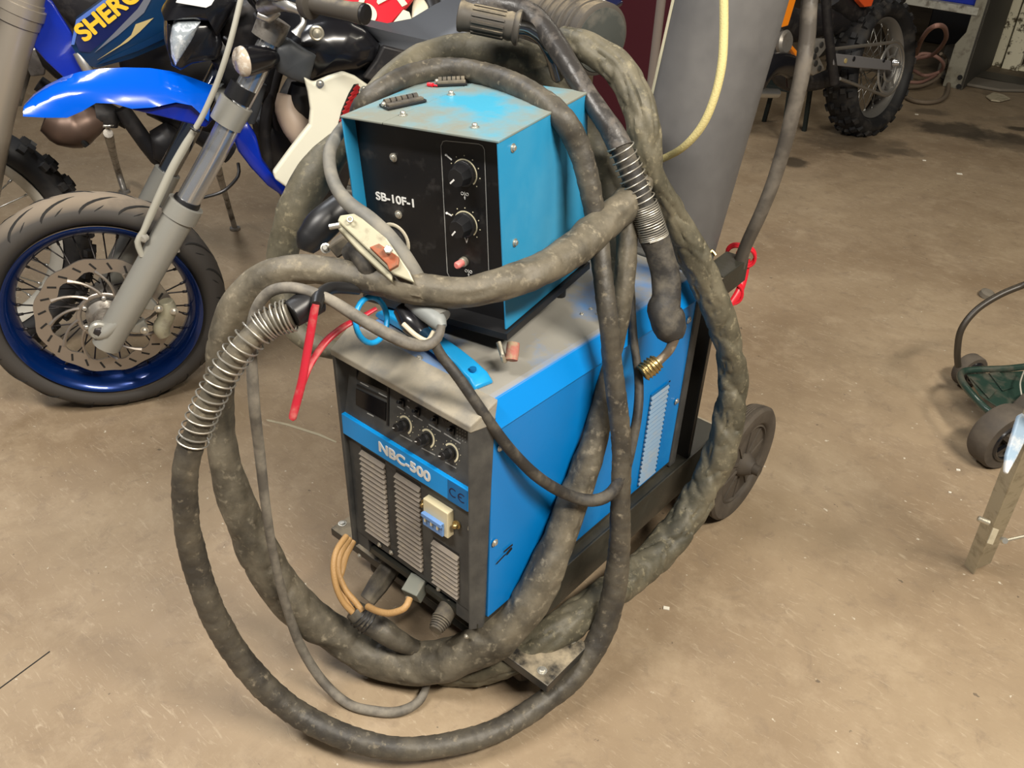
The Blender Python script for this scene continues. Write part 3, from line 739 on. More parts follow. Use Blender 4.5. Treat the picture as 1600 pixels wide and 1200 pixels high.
# bracket arm holding the cylinder
A, B_, C_, D_ = [U(*q, z=.62) for q in ((1158, 398), (1118, 428), (1060, 395), (1108, 372))]
br_ = thing('cylinder_bracket', 'black boxed steel bracket arm sticking out at the foot of the grey cylinder', 'bracket', (-.1, .8, .56))
b = MB(); b.bar(U(1110, 445, d=1.72), U(1150, 415, d=1.79), .052, .052, (0, 0, 1)); b.bar(U(1020, 450, d=1.66), U(1110, 445, d=1.72), .052, .052); b.build('arm', 'cart_side', br_, .002)
k = MB(); k.tube([U(1108, 398, d=1.72), U(1112, 392, d=1.72), U(1118, 399, d=1.72)], [.004, .004, .004], 8, .004); k.build('wing_bolt', 'brass', br_)

# gas cylinder
cb0 = Vector((-.195, .735, .15)); cb1 = Vector((-.098, .835, 1.45)); ca = (cb1 - cb0).normalized(); CL = (cb1 - cb0).length
k = MB(); rc = .101
k.lathe([(rc * .8, 0), (rc * .97, .008), (rc, .03), (rc, CL), (rc * .97, CL + .03), (rc * .8, CL + .07), (rc * .45, CL + .11), (rc * .3, CL + .12), (rc * .3, CL + .16)], cb0, ca, 72)
cyl = k.build('gas_cylinder', 'cylinder_grey'); tag(cyl, 'tall dark grey gas cylinder standing behind the blue welding machine', 'gas cylinder')
# label edge on the cylinder flank
k = MB(); t_ = (-ca.cross(_F)).normalized()
lab = []
for h0, h1, mname in ((.70, .98, 'print_cream'), (.98, 1.04, 'red_plastic'), (1.04, 1.25, 'cylinder_grey')):
    if mname == 'cylinder_grey': continue
    rows = []
    t2 = ca.cross(t_)
    side = (-_R - ca * (-_R).dot(ca)).normalized(); fwd = ca.cross(side)
    if fwd.dot(_F) > 0: fwd = -fwd
    for h_ in (h0, h1):
        rows.append([cb0 + ca * h_ + (side * math.cos(a_) - fwd * math.sin(a_) * 1) * (rc + .0004) for a_ in [(-.12 + .10 * i) for i in range(8)]])
    MB().sheet(rows, .0004).build('cylinder_label' if mname == 'print_cream' else 'label_stripe', mname, cyl)
defm('neck_steel', (0.20, 0.16, 0.12), 0.4, metal=.6, dust=(.35, .3, .22), dscale=60)
defm('dark_hose', (0.075, 0.066, 0.056), 0.28, dust=(0.14, 0.12, 0.095), dscale=20, dlo=.45, dhi=.7)
# ================================================================ hoses and cables  (px, py, depth, width px)
def hose(nm, m, pts, label, cat='hose', fold=.10, twist=0, lobes=1, twr=None, seed=1, n=22, parent=None, ground=True, wrap=0, res=.006, flat=1.0):
    P, R = px_path(pts)
    if ground: onground(P, R, .9)
    o = MB().tube(P, R, n, res, fold=fold, twist=twist, lobes=lobes, twr=twr, seed=seed, wrap=wrap, flat=flat).build(nm, m, parent)
    if parent is None: tag(o, label, cat)
    return o
def coil(P, R, turns, r, parent, m='spring_steel', nm='spring', a0=0.0, dens=None):
    Q, RR = spline(P, R, .002); n = len(Q); pts = []; u = None; T0 = None
    tot = int(turns * 22)
    for i in range(tot + 1):
        s_ = i / tot
        if dens: s_ = dens(s_)
        f = s_ * (n - 1); j = min(int(f), n - 2); q = Q[j].lerp(Q[j + 1], f - j); rr = RR[j] + r * .8
        T = (Q[min(j + 1, n - 1)] - Q[max(j - 1, 0)]).normalized()
        if u is None:
            u = T.cross(Vector((0, 0, 1))).normalized()
        else:
            u = T0.rotation_difference(T) @ u
        u = (u - T * u.dot(T)).normalized(); T0 = T; w_ = T.cross(u)
        a = 2 * PI * turns * (i / tot) + a0
        pts.append(q + (u * math.cos(a) + w_ * math.sin(a)) * rr)
    MB().tube(pts, r, 6, 0).build(nm, m, parent)

# front torch hose: connector, spring, long sleeve down to the floor and up over the feeder
th = thing('torch_hose', 'long ribbed black hose with open coil spring, sweeping down to the floor in front', 'hose', U(500, 1140, z=0))
fp1 = [(300, 690, 1.17, 41), (289, 740, 1.19, 40), (291, 810, 1.23, 40), (303, 870, 1.27, 40), (325, 940, 1.31, 40), (362, 1010, 1.36, 40), (412, 1072, 1.40, 40), (470, 1118, 1.425, 40), (540, 1152, 1.425, 38), (620, 1169, 1.42, 36), (700, 1163, 1.43, 36), (780, 1140, 1.46, 36), (850, 1097, 1.50, 36), (905, 1048, 1.52, 36), (942, 985, 1.52, 38), (960, 920, 1.50, 38), (968, 850, 1.47, 34), (970, 770, 1.43, 32), (971, 700, 1.40, 32), (966, 640, 1.37, 32), (958, 575, 1.34, 32), (950, 500, 1.30, 32), (942, 430, 1.29, 31), (932, 350, 1.29, 33), (920, 285, 1.27, 36), (902, 225, 1.25, 38), (875, 182, 1.23, 40), (835, 150, 1.27, 38), (790, 127, 1.32, 38), (740, 112, 1.36, 36), (690, 108, 1.38, 34), (640, 118, 1.36, 34), (600, 138, 1.33, 34), (573, 160, 1.33, 34), (562, 182, 1.38, 34), (566, 215, 1.43, 34)]
hose('hose_sleeve', 'sleeve_dark', fp1, '', parent=th, fold=.06, twist=0, seed=2, wrap=45, res=.004)
spx = [(455, 492, 1.12, 40), (420, 505, 1.12, 38), (385, 535, 1.12, 37), (358, 570, 1.13, 36), (335, 610, 1.14, 36), (316, 650, 1.155, 36), (300, 692, 1.17, 36)]
P, R = px_path(spx)
MB().tube(P, R, 20, .006, fold=.05, seed=4).build('inner_sleeve', 'sleeve', th)
coil(P, [r + .004 for r in R], 24, .0013, th, dens=lambda t: (t * .55 if t < .33 else .1815 + (t - .33) * 1.22164) if t < .96 else .1815 + .63 * 1.22164 + (t - .96) * 1.22)
P, R = px_path([(500, 468, 1.14, 40), (478, 478, 1.13, 46), (455, 492, 1.12, 44)])
MB().tube(P, R, 16, .006, fold=.08, seed=9).build('connector', 'black_plastic', th, .002)

hose('cable_sleeve', 'sleeve', [(1016, 262, 1.42, 30), (1003, 282, 1.37, 38), (988, 303, 1.34, 46), (968, 330, 1.315, 52), (930, 362, 1.28, 56), (885, 398, 1.235, 58), (835, 425, 1.19, 54), (780, 445, 1.165, 50), (720, 458, 1.16, 50), (660, 452, 1.165, 52), (600, 440, 1.18, 50), (530, 425, 1.19, 46), (470, 420, 1.20, 46), (420, 432, 1.21, 50), (380, 465, 1.23, 50), (355, 515, 1.26, 46), (343, 580, 1.30, 44), (343, 650, 1.34, 44), (352, 720, 1.37, 46), (375, 800, 1.42, 56), (410, 875, 1.46, 62), (455, 935, 1.50, 62), (510, 985, 1.54, 58), (575, 1020, 1.56, 62), (640, 1036, 1.55, 66), (705, 1030, 1.52, 66), (765, 1002, 1.49, 68), (815, 955, 1.47, 64), (850, 895, 1.46, 58), (875, 840, 1.46, 52), (897, 780, 1.45, 50), (915, 725, 1.44, 48), (930, 680, 1.43, 40), (943, 620, 1.42, 32), (960, 540, 1.40, 30), (972, 470, 1.37, 32), (978, 400, 1.36, 34), (982, 340, 1.36, 36)],
     'thick dusty grey-brown sleeve looping across the box face and down to the floor', fold=.11, twist=22, lobes=1, seed=11, n=32, res=.005)
hose('cable_sleeve', 'sleeve_green', [(560, 1012, 1.63, 44), (640, 1040, 1.62, 50), (720, 1046, 1.585, 52), (800, 1027, 1.535, 56), (870, 985, 1.53, 56), (930, 940, 1.58, 52), (985, 902, 1.66, 52), (1030, 862, 1.72, 54), (1070, 812, 1.74, 52), (1105, 755, 1.73, 50), (1130, 695, 1.70, 50), (1143, 630, 1.67, 46), (1144, 570, 1.63, 44), (1130, 510, 1.58, 46), (1105, 450, 1.53, 50), (1078, 390, 1.48, 50), (1048, 330, 1.43, 46), (1020, 280, 1.38, 46), (1008, 235, 1.35, 52), (1004, 190, 1.33, 54), (990, 145, 1.33, 54), (965, 105, 1.34, 54), (925, 78, 1.36, 50), (885, 62, 1.40, 44)],
     'thick twisted olive sleeve hanging outermost beside the cart wheel', fold=.15, twist=62, lobes=2, twr=(.52, 1.32), seed=23, n=48, res=.004)
hose('cable_sleeve', 'sleeve_green', [(560, 180, 1.36, 30), (582, 150, 1.38, 34), (620, 115, 1.42, 40), (670, 88, 1.46, 46), (730, 78, 1.47, 52), (785, 82, 1.46, 54), (835, 98, 1.45, 54), (880, 128, 1.44, 50), (915, 165, 1.46, 46), (940, 220, 1.47, 44), (955, 300, 1.46, 44), (965, 370, 1.46, 44), (972, 450, 1.47, 40), (978, 540, 1.50, 34)],
     'smooth olive sleeve arching over the back of the light blue box', fold=.06, twist=5, seed=31, n=24)
hose('cable_sleeve', 'sleeve_green', [(590, 215, 1.46, 34), (560, 218, 1.45, 40), (528, 232, 1.43, 48), (494, 270, 1.41, 58), (465, 320, 1.42, 56), (448, 365, 1.44, 48), (440, 410, 1.46, 46), (440, 450, 1.47, 42), (455, 500, 1.47, 38), (480, 530, 1.46, 34), (515, 545, 1.46, 30), (560, 548, 1.50, 28)],
     'dusty sleeve dropping behind the blue edge of the small box above the red handles', fold=.10, twist=9, seed=41, n=24, ground=False)
# thin rubber cables
hose('rubber_cable', 'thin_cable', [(667, 1040, 1.56, 11), (668, 1065, 1.56, 12), (655, 1095, 1.54, 14), (625, 1115, 1.53, 16), (590, 1117, 1.53, 16), (545, 1100, 1.53, 15), (505, 1065, 1.53, 15), (470, 1010, 1.50, 15), (445, 940, 1.44, 14), (428, 870, 1.38, 14), (415, 790, 1.32, 15), (406, 710, 1.27, 17), (398, 640, 1.22, 18), (394, 580, 1.19, 18), (392, 530, 1.17, 18), (400, 485, 1.15, 18), (422, 456, 1.13, 18), (460, 450, 1.12, 18), (510, 466, 1.12, 18), (560, 496, 1.125, 20), (605, 522, 1.13, 20), (640, 537, 1.14, 20), (665, 540, 1.15, 18), (684, 528, 1.15, 15), (690, 508, 1.15, 13)],
     'thin grey rubber cable looping down left of the machine to the floor', 'cable', fold=.02, seed=3, n=14)
hose('rubber_cable', 'dark_rubber', [(676, 530, 1.17, 16), (690, 556, 1.175, 17), (715, 588, 1.18, 18), (755, 645, 1.20, 18), (795, 700, 1.25, 19), (840, 745, 1.32, 19), (885, 772, 1.39, 19), (925, 782, 1.41, 20), (955, 770, 1.415, 20), (975, 735, 1.41, 19), (988, 690, 1.41, 16), (997, 640, 1.41, 15), (998, 590, 1.42, 14), (990, 530, 1.43, 13), (985, 460, 1.45, 13), (975, 400, 1.46, 13)],
     'black rubber cable hanging in a loop across the blue side of the machine', 'cable', fold=.02, seed=5, n=14)

# right-hand welding torch: taped hose, spring, boot, neck, nozzle
wt = thing('welding_torch', 'welding torch with steel spring and black boot hanging over the right flank', 'welding torch', U(1030, 560, d=1.5))
P, R = px_path([(735, 15, 1.42, 40), (780, 12, 1.40, 44), (820, 22, 1.38, 42), (850, 45, 1.36, 38), (872, 75, 1.34, 36), (895, 112, 1.32, 34), (918, 148, 1.31, 33), (942, 182, 1.30, 34), (960, 210, 1.30, 38), (970, 232, 1.30, 40)])
MB().tube(P, R, 20, .005, fold=.08, seed=6).build('taped_hose', 'black_tape', wt)
P, R = px_path([(968, 226, 1.30, 40), (980, 255, 1.31, 40), (992, 285, 1.32, 40), (1004, 315, 1.33, 40), (1014, 345, 1.34, 42), (1022, 372, 1.35, 44)])
MB().tube(P, [r * .86 for r in R], 18, .006).build('inner_hose', 'dark_rubber', wt)
coil(P, R, 26, .0012, wt, dens=lambda t: t * .2 / .1 if t < .05 else (.1 + (t - .05) * .55 / .33 if t < .38 else .65 + (t - .38) * .35 / .62))
P, R = px_path([(1022, 372, 1.35, 46), (1030, 400, 1.36, 42), (1038, 430, 1.37, 42), (1040, 462, 1.375, 42), (1036, 485, 1.38, 50), (1043, 503, 1.385, 52), (1050, 520, 1.39, 46), (1054, 532, 1.39, 26)])
MB().tube(P, R, 20, .005, fold=.09, twist=10, seed=8).build('rubber_boot', 'dark_rubber', wt)
P, R = px_path([(1053, 528, 1.39, 18), (1047, 545, 1.395, 15), (1036, 558, 1.40, 14), (1024, 568, 1.40, 16)])
MB().tube(P, R, 14, .004).build('torch_neck', 'neck_steel', wt)
P, R = px_path([(1028, 564, 1.40, 22), (1020, 571, 1.40, 27), (1012, 578, 1.40, 26), (1004, 584, 1.40, 24)])
MB().tube(P, R, 18, .004).build('nozzle', 'brass', wt); coil(P, [r + .0004 for r in R], 6, .0012, wt, m='brass', nm='nozzle_thread')

# earth clamp with its grey cable
gc = thing('earth_clamp', 'cream metal earth clamp with copper jaw on a grey cable, before the small box', 'earth clamp', U(590, 380, d=1.18))
hose('lead', 'grey_cable', [(556, 190, 1.36, 18), (536, 200, 1.30, 19), (517, 230, 1.25, 20), (515, 258, 1.23, 20), (524, 290, 1.21, 21), (545, 318, 1.19, 24), (580, 345, 1.17, 26), (610, 375, 1.16, 28), (635, 410, 1.16, 30), (652, 440, 1.17, 32), (668, 470, 1.18, 34), (690, 498, 1.17, 34)], '', parent=gc, fold=.02, ground=False)
n_ = (-_F + Vector((0, 0, .25))).normalized()
A = [U(*q, d=1.135) for q in ((527, 345), (531, 336), (553, 333), (566, 341), (604, 372), (640, 424), (648, 442), (614, 428))]
MB().prism(A, n_ * -.006).build('upper_jaw', 'clamp_cream', gc, .002)
A = [U(*q, d=1.142) for q in ((527, 345), (614, 430), (612, 440), (560, 392), (527, 356))]
MB().prism(A, n_ * -.018).build('jaw_flange', 'clamp_cream', gc, .002)
A = [U(*q, d=1.128) for q in ((577, 386), (592, 380), (624, 402), (622, 414), (608, 422), (604, 412))]
MB().prism(A, n_ * -.008).build('copper_contact', 'copper', gc, .001)
c = U(607, 391, d=1.122); k = MB(); k.lathe([(.0062, 0), (.0062, .004), (.005, .005)], c, n_, 6); k.build('bolt', 'bolt_steel', gc)
c = U(547, 343, d=1.128); k = MB(); k.torus(c, n_, .0035, .0014, 18, 6); k.build('hinge_hole', 'zinc', gc)
k = MB(); k.lathe([(.004, 0), (.004, .014)], U(531, 352, d=1.13), (-.7, -.6, -.2), 10); k.build('hinge_pin', 'bolt_steel', gc)
A = [U(*q, d=1.14) for q in ((612, 412), (628, 416), (644, 438), (610, 425))]
MB().prism(A, n_ * -.010).build('copper_braid', 'copper', gc, .002)
# torch grip behind the clamp: black plastic body and clip
tg = thing('black_torch_handle', 'smooth black plastic torch handle behind the cream clamp', 'torch handle', U(500, 370, d=1.25))
P, R = px_path([(535, 325, 1.27, 50), (505, 350, 1.26, 52), (485, 375, 1.26, 46), (478, 392, 1.26, 26)])
MB().tube(P, R, 20, .006, fold=.04).build('body', 'black_plastic', tg)
b = MB(); a = U(522, 390, d=1.21); c = U(548, 372, d=1.20); b.bar(a, c, .026, .022); b.build('spring_clip', 'plug_black', tg, .003)
c = U(509, 388, d=1.205); screw(c, -_F, .005, .006, parent=tg); 
P, R = px_path([(545, 400, 1.19, 30), (560, 392, 1.18, 40), (575, 410, 1.17, 40), (580, 430, 1.18, 34)])
MB().tube(P, R, 18, .005, fold=.06).build('rear_boot', 'dark_rubber', tg)
# red plier handles
rp = thing('red_handled_pliers', 'pair of long red vinyl plier handles pointing at the floor beside the machine', 'pliers', U(470, 600, d=1.16))
P, R = px_path([(493, 475, 1.10, 16), (487, 510, 1.11, 17), (480, 550, 1.12, 17), (472, 595, 1.13, 17), (463, 630, 1.14, 17), (457, 652, 1.145, 16), (455, 656, 1.145, 10)])
MB().tube(P, R, 14, .005, flat=.6).build('handle', 'red_vinyl', rp, label='near bright red handle')
P, R = px_path([(588, 482, 1.20, 9), (560, 498, 1.19, 11), (535, 512, 1.18, 14), (508, 535, 1.17, 15), (485, 570, 1.16, 13), (474, 600, 1.155, 10)])
MB().tube(P, R, 14, .005, flat=.6).build('handle', 'red_vinyl', rp)
P, R = px_path([(494, 478, 1.10, 18), (500, 462, 1.12, 22), (520, 450, 1.15, 20), (560, 452, 1.18, 18)])
MB().tube(P, R, 12, .005).build('pliers_head', 'black_plastic', rp)
# blue plastic ring and grey rubber cap hanging below the sleeve
P = []
for i in range(25):
    a_ = 2 * PI * i / 24; P.append(U(580 + 26 * math.cos(a_) * .95, 500 + 36 * math.sin(a_), d=1.20 + .02 * math.cos(a_)))
tag(MB().tube(P, .0042, 10, 0).build('cable_ring', 'light_blue_plastic'), 'small round blue plastic ring hanging from the cables above the lid', 'ring')
gcap = thing('connector_boot', 'pale grey rubber cap with an open cream mouth under the big sleeve', 'cap', U(670, 500, d=1.2))
P, R = px_path([(640, 470, 1.19, 24), (662, 484, 1.18, 32), (682, 500, 1.165, 30), (690, 512, 1.16, 18)])
MB().tube(P, R, 18, .004, fold=.03).build('cap_body', 'grey_rubber', gcap)
P, R = px_path([(628, 482, 1.20, 30), (645, 505, 1.19, 40), (662, 522, 1.18, 26)])
MB().tube(P, R, 18, .004).build('cap_mouth', 'black_gloss', gcap)
k = MB(); k.tube([U(630, 506, d=1.17), U(650, 524, d=1.165), U(668, 532, d=1.16), U(678, 518, d=1.155)], .0035, 8, .003); k.build('cap_lip', 'cream_rubber', gcap)
# tied bundle end on the floor sleeve
bt = thing('taped_bundle', 'black taped bundle where the amber hoses join the floor sleeve', 'hose', U(580, 960, d=1.5))
P, R = px_path([(553, 952, 1.49, 32), (572, 968, 1.495, 40), (598, 985, 1.50, 40), (620, 1000, 1.51, 36), (648, 1012, 1.53, 26)])
MB().tube(P, R, 18, .005, fold=.12, seed=14).build('tape_wrap', 'sleeve_dark', bt)
for t_ in (.5, .75, 1.0, 1.2):
    i = int(t_); q = P[i].lerp(P[i + 1], t_ - i); MB().torus(q, P[i + 1] - P[i], R[1] + .001, .0012, 24, 6).build('tie_wire', 'black_plastic', bt)

# yellow braided gas hose and thick dark hose at the cylinder
hose('gas_hose', 'yellow_hose', [(1150, -520, 1.50, 14), (1120, -380, 1.40, 14), (1124, -180, 1.35, 14), (1130, -40, 1.34, 14), (1131, 0, 1.34, 14), (1131, 50, 1.34, 14), (1128, 100, 1.34, 14), (1117, 150, 1.35, 13), (1098, 195, 1.37, 13), (1070, 228, 1.40, 12), (1040, 246, 1.44, 11), (1010, 256, 1.47, 10), (985, 262, 1.50, 9)], 'pale yellow braided gas hose curving across the grey cylinder', fold=.0, n=14, ground=False)
hose('thick_hose', 'dark_hose', [(1180, -560, 1.62, 26), (1260, -420, 1.52, 26), (1296, -200, 1.48, 26), (1276, -50, 1.50, 26), (1265, 0, 1.51, 26), (1261, 60, 1.53, 26), (1252, 120, 1.55, 25), (1238, 180, 1.58, 24), (1225, 230, 1.61, 23), (1208, 285, 1.65, 22), (1188, 335, 1.69, 21), (1165, 385, 1.74, 20), (1150, 430, 1.78, 20)], 'long bent dark plastic hose right of the grey cylinder', fold=.01, n=16, ground=False)
# red plastic chain links hanging from the bracket
rc_ = thing('red_strap', 'bright red plastic strap with rings hanging from the black bracket', 'strap', U(1150, 450, d=1.8))
for q, rx, ry, d in (((1150, 393), 14, 12, 1.80), ((1166, 399), 14, 14, 1.78), ((1145, 455), 15, 16, 1.80)):
    for o_ in (0, 4):
        P = [U(q[0] + rx * math.cos(a_), q[1] + o_ + ry * math.sin(a_), d=d + .01 * math.sin(a_)) for a_ in [2 * PI * i / 20 for i in range(21)]]
        MB().tube(P, .0035, 8, 0).build('strap_ring', 'red_plastic', rc_)
P, R = px_path([(1166, 405, 1.79, 14), (1163, 430, 1.80, 13), (1155, 455, 1.80, 13), (1142, 475, 1.80, 11), (1137, 485, 1.80, 5)])
MB().tube(P, R, 10, .006, flat=.5).build('strap_tail', 'red_plastic', rc_)
# ================================================================ motorcycles
defm('tyre_dusty', (0.05, 0.045, 0.04), 0.75, dust=(0.25, 0.20, 0.145), dscale=4, dlo=.30, dhi=.52, bump=.1, dustup=True)
defm('tyre_black', (0.010, 0.010, 0.011), 0.6, dust=(0.04, 0.035, 0.03), dscale=14, bump=.2)
defm('groove', (0.012, 0.011, 0.010), 0.8)
defm('rim_blue', (0.0, 0.022, 0.14), 0.24, metal=.5, coat=.6)
defm('rim_pale', (0.50, 0.48, 0.42), 0.45, metal=.2)
defm('rim_grey', (0.30, 0.29, 0.27), 0.4, metal=.7)
defm('spoke_dark', (0.05, 0.045, 0.045), 0.4, metal=.6)
defm('spoke_steel', (0.5, 0.5, 0.48), 0.35, metal=.9)
defm('disc_steel', (0.36, 0.32, 0.28), 0.35, metal=.75, bump=.1)
defm('fork_grey', (0.34, 0.335, 0.30), 0.38, metal=.3)
defm('fork_tan', (0.33, 0.29, 0.235), 0.35, metal=.4)
defm('fender_blue', (0.0, 0.095, 0.64), 0.16, coat=.8)
defm('deep_blue', (0.0, 0.02, 0.36), 0.3, coat=.3)
defm('navy', (0.004, 0.008, 0.06), 0.3, coat=.3)
defm('teal_dark', (0.0, 0.022, 0.07), 0.3, coat=.3)
defm('sky_trim', (0.08, 0.16, 0.50), 0.35)
defm('sticker_yellow', (0.78, 0.48, 0.02), 0.45)
defm('sticker_tan', (0.42, 0.33, 0.14), 0.5)
defm('sticker_grey', (0.12, 0.13, 0.16), 0.5)
defm('shroud_white', (0.78, 0.76, 0.62), 0.35, coat=.2)
defm('shroud_shadow', (0.52, 0.46, 0.40), 0.5)
defm('louvre_red', (0.30, 0.012, 0.012), 0.35)
defm('plate_red', (0.62, 0.008, 0.02), 0.4)
defm('plate_cream', (0.78, 0.74, 0.56), 0.45)
defm('charcoal', (0.055, 0.06, 0.066), 0.5)
defm('seat_grey', (0.07, 0.075, 0.085), 0.5, bump=.05)
defm('engine_black', (0.012, 0.011, 0.012), 0.5, dust=(0.03, 0.025, 0.022), dscale=20)
defm('engine_alu', (0.30, 0.28, 0.25), 0.4, metal=.6, dust=(.1, .08, .06), dscale=20)
defm('exhaust_brown', (0.13, 0.085, 0.065), 0.42, metal=.5)
defm('exhaust_tan', (0.42, 0.33, 0.26), 0.5)
defm('lens_clear', (0.55, 0.62, 0.68), 0.12, metal=.4, dust=(.85, .88, .9), dscale=60)
defm('lens_pink', (0.55, 0.46, 0.36), 0.2, dust=(.8, .78, .7), dscale=80)
defm('line_grey', (0.40, 0.39, 0.33), 0.5)
defm('ktm_orange', (0.90, 0.26, 0.01), 0.35, coat=.2)
defm('orange_red', (0.75, 0.10, 0.02), 0.4)
defm('chain_steel', (0.40, 0.37, 0.32), 0.4, metal=.8, bump=.5, bscale=500)
defm('swingarm_grey', (0.24, 0.235, 0.24), 0.4, metal=.3)
defm('stand_green', (0.01, 0.016, 0.014), 0.5)

def panel(pts, P0, n, th, m, nm, parent, off=0.0, bev=.004, seg=2):
    A = [UP(a, c, P0 + n * off, n) for a, c in pts]
    return MB().prism(A, n * -th).build(nm, m, parent, bev, seg)
def bulged(pts, P0, n, th, m, nm, parent, off=0.0, bulge=.03, rings=5):
    """convex-ish outline puffed outward like a moulded plastic shell, with a back face"""
    A = [UP(a, c, P0 + n * off, n) for a, c in pts]
    # refine outline
    B = []
    for i in range(len(A)):
        p, q = A[i], A[(i + 1) % len(A)]
        for k in range(4): B.append(p.lerp(q, k / 4))
    cen = sum(B, Vector()) / len(B); mb = MB(); R_ = [[b_ - n * th for b_ in B]]
    for i in range(rings + 1):
        t = i / rings; a_ = t * PI / 2
        R_.append([b_.lerp(cen, (1 - math.cos(a_)) * .97) + n * bulge * math.sin(a_) for b_ in B])
    mb.ring_mesh(R_)
    return mb.build(nm, m, parent)
def wheel_basis(n):
    t = Vector((0, 0, 1)).cross(n).normalized(); return t, n.cross(t).normalized()   # horizontal, up
def make_wheel(parent, c, n, R, tw, rimr, m_t, m_r, m_s, knobby=False, nsp=32, rimw=.045, hubr=.03, groove=False, blocks=60, bs=1.0):
    """a spoked wheel: tyre, rim, spokes, hub as parts of a 'wheel' part"""
    h, u = wheel_basis(n)
    tr = (R - rimr) / 2 + .004
    prof = []
    K = 18
    for i in range(K + 1):
        a = -PI * .86 + 2 * PI * .86 * i / K
        prof.append((rimr + tr - .004 + math.cos(a) * tr * (1 if not knobby else .93), math.sin(a) * tw))
    prof.append((rimr - .004, rimw * .5)); prof.insert(0, (rimr - .004, -rimw * .5))
    k = MB(); k.lathe(prof + [prof[0]], c, n, 96, caps=False); wh = k.build('tyre', m_t, parent)
    if knobby:
        k = MB()
        for i in range(blocks):
            a = 2 * PI * i / blocks
            for j, ph in ((-2, 0), (-1, .5), (0, 0), (1, .5), (2, 0)):
                b_ = j * .42; aa = a + ph * 2 * PI / blocks
                if (i + (j & 1)) % 2: continue
                d = h * math.cos(aa) + u * math.sin(aa); tan = -h * math.sin(aa) + u * math.cos(aa)
                nn = (d * math.cos(b_) + n * math.sin(b_)).normalized()
                q = c + d * (rimr + tr - .004 + math.cos(b_) * tr * .93) + n * math.sin(b_) * tw + nn * .004
                side = nn.cross(tan)
                s1 = .011 * bs; s2 = .010 * bs
                k.hexa([q + tan * s1 + side * s2 - nn * .01, q - tan * s1 + side * s2 - nn * .01, q - tan * s1 - side * s2 - nn * .01, q + tan * s1 - side * s2 - nn * .01,
                        q + tan * s1 * .85 + side * s2 * .85 + nn * .010, q - tan * s1 * .85 + side * s2 * .85 + nn * .010, q - tan * s1 * .85 - side * s2 * .85 + nn * .010, q + tan * s1 * .85 - side * s2 * .85 + nn * .010])
        k.build('tread_blocks', m_t, wh)
    if groove:
        k = MB()
        for i in range(20):
            for sgn in (1, -1):
                a0 = 2 * PI * (i + (0 if sgn > 0 else .5)) / 20; pts = []; short = False
                for j in range(9):
                    t = j / 8; b_ = sgn * (.12 + 1.25 * t); a = a0 + .62 * t - .30 * t * t
                    d = h * math.cos(a) + u * math.sin(a)
                    pts.append(c + d * (rimr + tr - .004 + math.cos(b_) * (tr - .0016)) + n * math.sin(b_) * (tw - .0016))
                k.tube(pts, [.0010, .0030, .0038, .0040, .0040, .0038, .0034, .003, .0010], 6, 0)
                pts = []
                for j in range(5):
                    t = j / 4; b_ = sgn * (.75 + .6 * t); a = a0 + .10 + .12 * t
                    d = h * math.cos(a) + u * math.sin(a)
                    pts.append(c + d * (rimr + tr - .004 + math.cos(b_) * (tr - .0016)) + n * math.sin(b_) * (tw - .0016))
                k.tube(pts, [.0006, .002, .0022, .002, .0006], 6, 0)
        k.build('tread_grooves', 'groove', wh)
    k = MB(); w2 = rimw / 2
    k.lathe([(rimr - .002, -w2 * 1.25), (rimr + .004, -w2 * 1.3), (rimr + .004, -w2 * 1.12), (rimr - .008, -w2), (rimr - .018, -w2 * .45), (rimr - .022, 0), (rimr - .018, w2 * .45), (rimr - .008, w2), (rimr + .004, w2 * 1.12), (rimr + .004, w2 * 1.3), (rimr - .002, w2 * 1.25), (rimr - .013, w2 * .98), (rimr - .026, w2 * .45), (rimr - .029, 0), (rimr - .026, -w2 * .45), (rimr - .013, -w2 * .98), (rimr - .002, -w2 * 1.25)], c, n, 96, caps=False)
    rm = k.build('rim', m_r, parent)
    hb = MB(); hb.lathe([(.012, -.065), (hubr, -.062), (hubr, -.045), (hubr * .6, -.04), (hubr * .6, .04), (hubr, .045), (hubr, .062), (.012, .065)], c, n, 28)
    hub = hb.build('hub', 'engine_alu', parent)
    for i in range(nsp):
        a = 2 * PI * i / nsp; s_ = 1 if i % 2 else -1; da = (.42 if (i // 2) % 2 else -.42)
        p = c + (h * math.cos(a + da) + u * math.sin(a + da)) * hubr * .95 + n * s_ * .05
        q = c + (h * math.cos(a) + u * math.sin(a)) * (rimr - .025) + n * s_ * .006
        k = MB(); k.cyl(p, q, .0019, n=6); k.cyl(q, q + (p - q).normalized() * .014, .0035, n=6); k.build('spoke', m_s, parent)
    return wh

# -------- near motorcycle (blue front fender, white shroud)
ya = -.4702; la = -.016
nA = Vector((math.cos(ya) * math.cos(la), math.sin(ya) * math.cos(la), math.sin(la)))
CA = Vector((-1.3567, .0927, .289))
hA, uA = wheel_basis(nA)     # hA points to the rear of the bike
def PA(px, py, off=0.0): return UP(px, py, CA + nA * off, nA)
def pathA(pts, off, wid):
    P = []; R = []
    for i, a in enumerate(pts):
        o = a[2] if len(a) > 2 and a[2] is not None else off; p = PA(a[0], a[1], o); P.append(p)
        w_ = a[3] if len(a) > 3 else wid; R.append(w_ * (p - CAM_POS).dot(_F) / FOC / 2)
    return P, R
bA = thing('motorcycle', 'motorcycle with glossy blue front fender, blue spoked rim and cream side shroud', 'motorcycle', (CA.x, CA.y, 0))
make_wheel(bA, CA, nA, .289, .056, .226, 'tyre_dusty', 'rim_blue', 'spoke_dark', groove=True, nsp=36, rimw=.088, hubr=.036)
